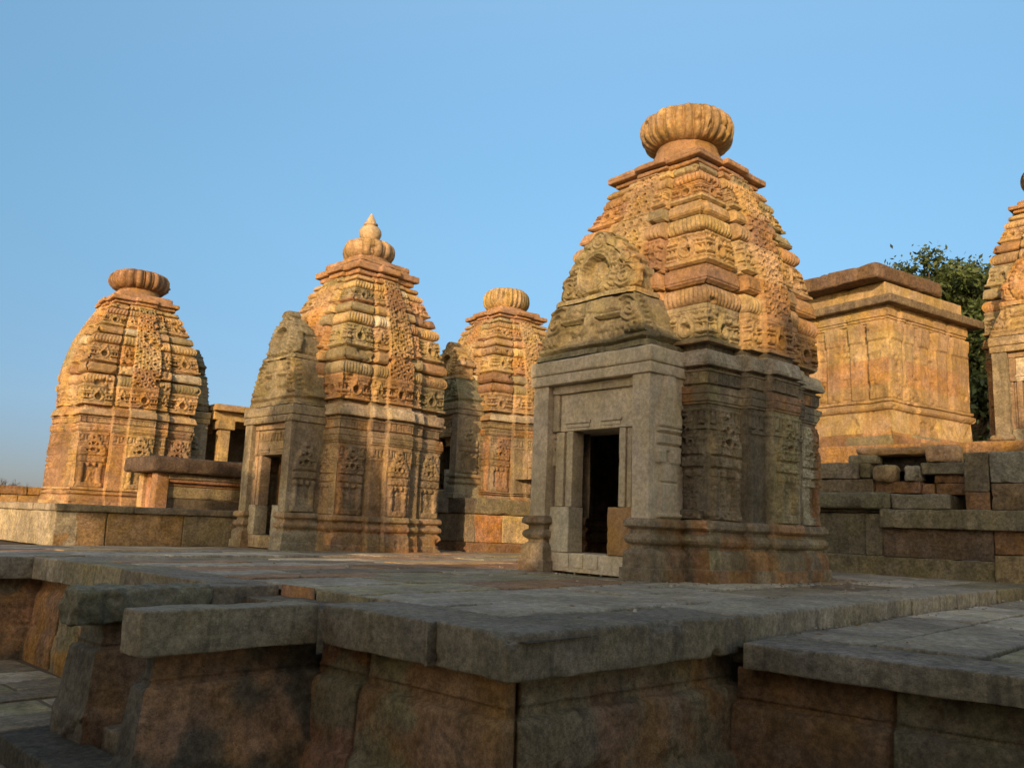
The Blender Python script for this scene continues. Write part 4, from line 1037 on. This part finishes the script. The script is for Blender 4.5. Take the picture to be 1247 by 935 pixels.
# ------------------------------------------------------------------ the box-shaped cell on the right
aP = R_(-13)
PL, PM = 2.72, 2.75
cell = thing('cell_shrine', 'box-shaped cell shrine with flat stepped roof slabs and pilastered golden walls at right', 'shrine', (16.3, 5.607, 2.3), aP)
ZB = 2.3
def cell_prof():
    return [(2.30, .16), (2.42, .16), (2.425, .12), (2.55, .11), (2.56, .07), (2.96, .05), (2.98, .055), (3.0, .10), (3.04, .125), (3.09, .125), (3.12, .09), (3.125, .06), (3.14, .06), (3.15, .10), (3.20, .10), (3.215, .0),
            (4.72, .0), (4.725, .03), (4.77, .03), (4.775, .05), (4.82, .05), (4.825, .075), (5.02, .075)]
def cell_wall():
    mb = MB(); pr = np.array(cell_prof())
    z = [pr[0, 0]]
    for i in range(len(pr)-1):
        seg = lin(pr[i, 0], pr[i+1, 0], .02); z += list(seg[1:])
    z = np.unique(np.round(np.array(z+list(pr[:, 0]+.001)), 4)); z = z[z <= 5.02]
    o0 = np.interp(z, pr[:, 0], pr[:, 1])
    corners = [(0, 0), (PL, 0), (PL, PM), (0, PM)]
    nr = [(0, -1), (1, 0), (0, 1), (-1, 0)]
    for i in range(4):
        p, q = np.array(corners[i]), np.array(corners[(i+1) % 4]); n0 = np.array(nr[i]); d = (q-p)/np.linalg.norm(q-p); L = np.linalg.norm(q-p)
        s = np.unique(np.concatenate([lin(0, L, .02 if i in (0, 3) else .08), [0.003, L-.003]]))
        Sg, Z = np.meshgrid(s, z, indexing='ij'); O = np.broadcast_to(o0, Sg.shape).copy()
        # pilasters: local coordinate from the visible near corner
        t = Sg if i != 3 else L-Sg
        wall = (Z > 3.215) & (Z < 4.72)
        pil = np.zeros_like(t)
        for (a, b, dd) in ((0, .40, .085), (.50, .80, .055), (1.0, 1.32, .05), (1.52, 1.9, .075), (2.1, PL, .06)):
            m = (t >= a) & (t < b); pil = np.where(m, dd, pil)
            pil = np.where(m & (Z > 4.34), dd+.03+.10*np.clip((Z-4.34)/.3, 0, 1)*.3, pil)
            pil = np.where(m & (Z > 4.335) & (Z < 4.36), dd-.01, pil)
        car = np.zeros_like(t)
        nz = (t > .82) & (t < 1.0) | (t > 1.34) & (t < 1.5)
        P0 = np.stack([t, np.full_like(t, i*3.), Z], -1)
        car = np.where(nz, .03*(fbm(P0, 16, 2, 5)-.5)*np.where(np.mod(Z, .42) < .3, 1, .2), car)
        car = np.where(nz & (np.mod(Z, .42) > .33), .03, car)
        roset = (t > .1) & (t < .75) & (np.abs(np.mod(Z-3.3, .55)-.28) < .09)
        car = np.where(roset, .025*(fbm(P0, 24, 2, 7)-.5), car)
        O = np.where(wall, O+pil+car, O)
        O = O+.016*(fbm(P0, 3, 4, 9)-.5)-.03*sstep(.66, .74, fbm(P0, 4, 3, 12))
        edge = np.clip(np.minimum(Sg, L-Sg)/.02, 0, 1)
        # the mitre keeps the corner closed
        base = np.interp(Z, pr[:, 0], pr[:, 1])+np.where(wall, .085*0+.06, 0)
        Oe = base*(1-edge)+O*edge
        x = p[0]+d[0]*Sg+n0[0]*Oe; y = p[1]+d[1]*Sg+n0[1]*Oe
        f0 = (1-Sg/L)*1.; stretch = (2*Sg/L-1)
        x = x+d[0]*base*stretch; y = y+d[1]*base*stretch
        P = np.stack([x, y, Z-ZB], -1)
        nq = P+3.1
        wob = np.stack([fbm(nq, 2, 3, 71), fbm(nq, 2, 3, 72), fbm(nq, 2, 3, 73)], -1)-.5
        P = P+wob*.03
        blk = np.floor(Z/.5)
        bid = hash3(np.floor(t/.9+.37*np.mod(blk, 2)).astype(int), blk.astype(int), np.full(t.shape, i), 3)
        C3 = palcol(bid, ['gold', 'tan', 'orange'], [44, 44, 6], .06)
        C3 = np.where((Z < 2.58)[..., None], palcol(bid, ['brown', 'orange', 'olive'], [2, 2, 1]), C3)
        mb.grid(P, C3)
    return mb
mk('wall', cell_wall(), M_TOP, cell)
def cb(name, lo, hi, c, parent=None, **kw):
    m2 = MB(); block(m2, (lo[0], lo[1], lo[2]-ZB), (hi[0], hi[1], hi[2]-ZB), c, **{**dict(r=.03, res=.06, amp=.014), **kw}); return mk(name, m2, M_WALL if 'slab' in name else M_TOP, parent or cell)
cb('eave_slab', (-.25, -.25, 5.02), (PL+.42, PM+.25, 5.19), np.array((.22, .155, .09)), chip=3.)
cb('attic', (.02, .02, 5.20), (PL+.05, PM, 5.52), pc('gold', .03), r=.02)
cb('roof_slab', (-.38, -.06, 5.525), (PL-.78, PM+.14, 5.83), np.array((.20, .12, .07)), r=.07, amp=.03, chip=2.)

# ------------------------------------------------------------------ retaining wall under it, with its tumbled stones
org = (14.4, 5.0, 0)
ret = thing('retaining_wall', 'tall rough retaining wall of long dark blocks below the box-shaped cell at right', 'wall', org)
X0 = 14.35
def rb(name, y0, y1_, z0, z1, c, x0=0., dep=.55, **kw):
    m2 = MB(); block(m2, (X0+x0, y0, z0), (X0+x0+dep, y1_, z1), c if not isinstance(c, str) else pc(c), seed=int(abs(y0*37+z0*91)), **{**dict(r=.016, res=.035, amp=.02, chip=6., rough=.008), **kw}); return mk(name, m2, M_WALL, ret, org)
rb('base_block', 3.5, 10.5, -.1, .29, (.26, .21, .12), -.02, rough=.006)
rb('base_block', 2.2, 3.49, -.1, .40, (.36, .26, .14), -.06, rough=.012)
rb('base_block', .2, 2.18, -.1, .40, 'brown', -.03); rb('base_block', -3, .18, -.1, .40, 'wall', 0)
rb('panel_block', 5.42, 10.5, .295, .99, (.21, .18, .12), .10)
rb('pilaster_stub', 5.14, 5.41, .295, .99, (.24, .20, .13), .03, rough=.015)
rb('course_block', 3.50, 5.13, .295, .755, (.19, .13, .085), .02); rb('course_block', 2.3, 3.49, .405, .755, 'brown', .0); rb('course_block', .3, 2.29, .405, .755, 'wall', .0); rb('course_block', -3, .29, .405, .755, 'brown', .0)
rb('ledge_slab', 2.9, 5.13, .76, 1.06, (.24, .20, .125), -.10, dep=.9); rb('ledge_slab', .5, 2.89, .76, 1.06, 'olive', -.10, dep=.9); rb('ledge_slab', -3, .49, .76, 1.06, 'grey', -.1, dep=.9)
rb('ledge_roll', 5.0, 10.5, 1.06, 1.33, (.22, .20, .13), -.06, dep=.8, r=.06)
rb('ledge_roll', 4.10, 4.98, 1.066, 1.30, (.27, .235, .165), .02, dep=.8, r=.03)
rb('ledge_roll', 5.14, 10.5, .995, 1.055, 'dark', .12, dep=.6)  # dark strip set in for the shaded gap under the ledge
# upper broken courses
Y = [(10.5, 5.36, 1.334, 1.58, 'wall', .30), (5.355, 4.62, 1.334, 1.53, 'brown', .35), (4.615, 4.42, 1.31, 1.50, 'orange', .42),
     (10.5, 5.62, 1.585, 1.86, 'grey', .30), (4.40, 3.74, 1.31, 1.50, 'brown', .40), (4.42, 3.74, 1.505, 1.64, 'brown', .44), (4.60, 3.72, 1.645, 1.83, (.24, .20, .13), .35), (5.61, 5.44, 1.60, 1.84, 'olive', .38)]
for (ya, yb, za, zb, c, dx) in Y: rb('course_block', min(ya, yb), max(ya, yb), za, zb, c, dx, dep=.6)
rb('plinth_block', 2.92, 3.50, 1.064, 1.47, (.25, .17, .10), .0, dep=1.0, r=.03); rb('plinth_block', 3.52, 3.86, 1.064, 1.34, 'brown', .0, dep=.8)
rb('plinth_block', 3.52, 3.86, 1.345, 1.95, (.22, .175, .115), .0, dep=.8); rb('plinth_block', 1.6, 3.50, 1.475, 1.95, (.31, .285, .22), .01, dep=1.0); rb('plinth_block', -3, 2.9, 1.064, 1.47, 'brown', .03, dep=1.0); rb('plinth_block', -3, 1.58, 1.475, 1.95, 'grey', .03, dep=1.0)
rb('hollow_shade_block', 4.3, 5.8, 1.3, 1.99, (.06, .05, .04), .85, dep=.4)  # near-black block behind the gap, paints the shade of the hollow
# loose stones
def boulder(label, lo, hi, c, seed, rot=0, name='broken_stone', **kw):
    m2 = MB(); L = np.array(hi)-np.array(lo); block(m2, -L/2*np.array([1, 1, 0]), L*np.array([.5, .5, 1]), c, **{**dict(r=min(L)*.2, res=.02, amp=.045, chip=3.5, rough=.012, seed=seed), **kw})
    m2.xf(rotz(rot)); o = mk(name, m2, M_STONE); o.location = ((lo[0]+hi[0])/2, (lo[1]+hi[1])/2, lo[2]); return tag(o, label, 'stone', 'broken stones on the retaining wall')
boulder('round yellowish broken stone with orange core, on the retaining wall under the hollow', (14.55, 5.02, 1.531), (14.95, 5.33, 1.795), np.array((.34, .24, .13)), 5, r=.06)
boulder('whitish chipped stone to the right of the round yellowish stone on the retaining wall', (14.62, 4.60, 1.531), (15.0, 4.84, 1.80), np.array((.28, .24, .17)), 8, rough=.02)
boulder('long broken slab arching over the dark hollow below the box-shaped cell', (14.9, 4.45, 1.99), (15.6, 5.75, 2.14), np.array((.40, .24, .12)), 9, .06, 'broken_slab', r=.06)
boulder('orange lump of stone at the right end of the arching slab below the box-shaped cell', (14.85, 4.10, 1.84), (15.4, 4.62, 2.14), np.array((.44, .27, .14)), 14, .2)
boulder('stepped grey fragment at the left of the dark hollow on the retaining wall', (14.75, 5.36, 1.845), (15.2, 5.80, 1.985), np.array((.25, .21, .13)), 19, .1)
# ground course of the cell above the wall
m2 = MB(); block(m2, (15.9, 2.3, 1.73), (19.6, 10.5, 2.29), pc('orange')*.8, .03, .2, .02, 5); m2.xf(lambda v: v)
tag(mk('foundation_slab', m2, M_WALL, None, (17.5, 5.5, 1.73)), 'orange stone footing course directly under the box-shaped cell', 'foundation')

# ------------------------------------------------------------------ unseen buildings added behind the camera, sized and placed to shade the scene
def st(sv, t): return (t*math.cos(SUN_TRAVEL)-sv*math.sin(SUN_TRAVEL), t*math.sin(SUN_TRAVEL)+sv*math.cos(SUN_TRAVEL))
def rear_hall(label, s0, s1, t0, t1, top, seed):
    sc_, tc_ = (s0+s1)/2, (t0+t1)/2; x, y = st(sc_, tc_)
    root = thing('shade_hall', label, 'hall', (x, y, GZ), SUN_TRAVEL)
    W, D, H = (s1-s0)/2, (t1-t0)/2, top-GZ
    for nm, e, za, zb, cn in (('plinth', .35, 0, .7, 'wall'), ('plinth', .2, .703, 1.2, 'brown'), ('wall', 0, 1.203, H-1.0, 'tan'), ('eave_slab', .45, H-.997, H-.78, 'brown'), ('attic', .05, H-.777, H-.33, 'gold'), ('roof_slab', .2, H-.327, H, 'brown')):
        m2 = MB(); block(m2, (-D-e, -W-e, za), (D+e, W+e, zb), pc(cn), .05, .4, .03, seed); mk(nm, m2, M_WALL, root)
    for k in range(int(2*W/1.6)+1):
        v = -W+.25+k*(2*W-.5)/max(1, int(2*W/1.6)); m2 = MB(); block(m2, (D-.1, v-.22, 1.21), (D+.12, v+.22, H-1.01), pc('tan'), .03, .3, .01, seed+k); mk('pilaster', m2, M_WALL, root)
    return root
rear_hall('unseen flat roofed hall added behind the camera to shade the front of the terrace', -1.2, 2.45, -8.5, -4.0, 6.6, 301)
rear_hall('lowest unseen hall added behind the camera to close a gap in the shade', 1.8, 6.5, -13.8, -9.4, 5.35, 305)
rear_hall('taller unseen flat roofed hall added behind the camera at right to cast shade', -6.2, -.7, -14, -9.4, 8.85, 302)
rear_hall('tallest unseen flat roofed hall added behind the camera at far right to cast shade', -12, -5.4, -8.6, -4.0, 8.9, 303)
rear_hall('low unseen hall added behind the camera at left to cast shade', 9.95, 11.3, -8.5, -4.0, 7.2, 304)
x, y = st(8.1, -6.0)
base = thing('platform', 'tall unseen platform added behind the camera to raise a shade-casting shrine', 'platform', (x, y, GZ), SUN_TRAVEL)
for nm, e, za, zb in (('base_course', 1.75, 0, .8), ('wall', 1.6, .803, 2.9), ('coping', 1.7, 2.903, 3.3)):
    m2 = MB(); block(m2, (-e, -e, za), (e, e, zb), pc('wall'), .05, .4, .03, 320); mk(nm, m2, M_WALL, base)
cp = copy_tree(sh2)  # unseen copy, raised on the platform to throw a tower-shaped shadow
cp.location = (x, y, GZ+3.3); cp.rotation_euler = (0, 0, SUN_TRAVEL); cp['label'] = 'unseen shrine with a pot finial, added behind the camera to cast shade'

# ------------------------------------------------------------------ vegetation
def tube(mb, pts, rads, c, seg=7):
    pts = np.array(pts, float); rads = np.array(rads, float)
    d = np.gradient(pts, axis=0); d /= np.linalg.norm(d, axis=1, keepdims=True)
    ref = np.where(np.abs(d[:, 2:3]) < .9, np.array([[0, 0, 1.]]), np.array([[1., 0, 0]]))
    a = np.cross(d, ref); a /= np.linalg.norm(a, axis=1, keepdims=True); b = np.cross(d, a)
    th = np.linspace(0, 2*math.pi, seg, endpoint=False)[:, None, None]
    P = pts[None]+(np.cos(th)*a[None]+np.sin(th)*b[None])*rads[None, :, None]
    mb.grid(P, c, closed=True)
def leaf_mat():
    m = bpy.data.materials.new('foliage'); m.use_nodes = True
    nt = m.node_tree; bs = nt.nodes['Principled BSDF']
    at = nt.nodes.new('ShaderNodeAttribute'); at.attribute_name = 'Col'
    nt.links.new(at.outputs['Color'], bs.inputs['Base Color'])
    bs.inputs['Roughness'].default_value = .55
    bs.inputs['Specular IOR Level'].default_value = .3
    return m
M_LEAF = leaf_mat()
def leafy_tree(label, base, H, crown, nclump, per, seed, leaf=.11, name='leafy_tree'):
    r = np.random.RandomState(seed)
    root = thing(name, label, 'tree', base)
    tb = MB(); cx, cy, cz, rx, rz_ = crown
    tube(tb, [(0, 0, -.2), (.05, .02, H*.2), (-.05, .08, H*.4), (.02, .05, H*.6)], [.32, .26, .2, .12], (.09, .065, .045))
    cl = []
    for k in range(nclump):
        v = r.normal(size=3); v /= np.linalg.norm(v); q = r.uniform(.45, 1.0)**.6
        if v[2] < -.6: v[2] *= -.5
        cl.append(np.array([cx+v[0]*rx*q, cy+v[1]*rx*q, cz+v[2]*rz_*q]))
    for c in cl[::4]:
        m = np.array([0, 0, H*r.uniform(.25, .5)]); mid = (m+c)/2+r.normal(size=3)*.2
        tube(tb, [m, mid, c], [.09, .05, .015], (.09, .065, .045), 5)
    mk('trunk', tb, M_BARK, root)
    V = []; Cc = []
    for c in cl:
        s = r.uniform(.25, .72); n = int(per*s/.45)
        p = c+r.normal(size=(n, 3))*s*np.array([.55, .55, .42])
        n1 = r.normal(size=(n, 3)); n1[:, 2] += .4; n1 /= np.linalg.norm(n1, axis=1, keepdims=True)
        t1 = np.cross(n1, r.normal(size=(n, 3))); t1 /= np.linalg.norm(t1, axis=1, keepdims=True); t2 = np.cross(n1, t1)
        L = leaf*r.uniform(.6, 1.3, (n, 1)); W = L*.5
        V.append(np.stack([p-t1*L, p-t2*W, p+t1*L, p+t2*W], 1))
        base_c = np.array([.048, .066, .019])*r.uniform(.6, 1.6)
        Cc.append(np.repeat((base_c*r.uniform(.7, 1.3, (n, 1)))[:, None], 4, 1))
    V = np.concatenate(V); Cc = np.concatenate(Cc); lb = MB()
    lb.add(V.reshape(-1, 3), np.arange(len(V)*4).reshape(-1, 4), Cc.reshape(-1, 3))
    mk('crown', lb, M_LEAF, root); return root
leafy_tree('dark green leafy tree rising behind the box-shaped cell at right', (29.0, 8.4, 1.7), 9.0, (0, 0, 5.9, 2.2, 2.2), 85, 300, 4, leaf=.09)
leafy_tree('lower dark tree filling the gap between the box-shaped cell and the rightmost shrine', (29.0, 7.4, 1.7), 5.0, (0, 0, 2.6, 1.6, 2.3), 50, 180, 6)
def bare_tree(label, base, H, seed):
    r = np.random.RandomState(seed); root = thing('bare_tree', label, 'tree', base)
    tb = MB(); tube(tb, [(0, 0, 0), (.1, 0, H*.3), (0, .1, H*.5)], [.22, .16, .11], (.10, .08, .07))
    mk('trunk', tb, M_BARK, root); cb_ = MB()
    def br(p, d, L, rad, lev):
        q = p+d*L; m = (p+q)/2+r.normal(size=3)*L*.07
        tube(cb_, [p, m, q], [rad, rad*.8, rad*.55], (.12, .095, .085), 4)
        if lev < 4:
            for k in range(3):
                nd = d+r.normal(size=3)*.55; nd[2] = abs(nd[2])*.7+.1; nd /= np.linalg.norm(nd); br(p+(q-p)*r.uniform(.5, 1), nd, L*.68, rad*.55, lev+1)
    for k in range(5):
        a = k*1.26; d = np.array([math.cos(a)*.7, math.sin(a)*.7, .8]); br(np.array([0, .1, H*.45]), d/np.linalg.norm(d), H*.22, .07, 0)
    mk('crown', cb_, M_BARK, root); return root
bare_tree('small leafless tree on the horizon at the far left edge', (17.6, 62, -1.0), 3.9, 3)

# ------------------------------------------------------------------ grit and dry leaves caught along the kerb, plinths and joints
r = np.random.RandomState(77); mb = MB()
spots = []
for k in range(260): spots.append((r.uniform(5.7, 13.5), 2.885-abs(r.normal())*.10, -.146))
for k in range(200): spots.append((r.uniform(6.9, 8.4), r.uniform(4.2, 7.2), .012))
for k in range(260): spots.append((r.uniform(8.6, 11.6), 4.25+r.normal()*.22-.09*(0), .012))
for k in range(220): spots.append((r.uniform(3.5, 13), r.uniform(3.1, 9), .012))
for k in range(160): spots.append((r.uniform(6.2, 13), r.uniform(-3, 2.7), -.138))
for (x, y, z) in spots[::3]:
    q = r.uniform(.006, .02)*(1 if r.rand() < .9 else 1.8); leaf = r.rand() < .35
    a = r.uniform(0, 6.28); n = 6
    th = np.linspace(0, 2*math.pi, n, endpoint=False)
    ax, ay, h = (q*1.6, q*.8, .004) if leaf else (q, q*r.uniform(.6, 1), q*.8)
    top = np.stack([ax*.6*np.cos(th), ay*.6*np.sin(th), np.full(n, h)+r.uniform(0, .006, n)*leaf], 1); bot = np.stack([ax*np.cos(th), ay*np.sin(th), np.zeros(n)], 1)
    v = np.concatenate([bot, top, [[0, 0, h]]])
    f = [(i, (i+1) % n, n+(i+1) % n, n+i) for i in range(n)]+[(n+i, n+(i+1) % n, n+(i+2) % n, 2*n) for i in range(0, n, 2)]
    v = rotz(a, (x, y, z+zt(x, y)))(v)
    mb.add(v, f, np.array((.20, .12, .05)) if leaf else pc('ashen', .3))
o = mk('grit_and_leaves', mb, M_PAVE); o['kind'] = 'stuff'
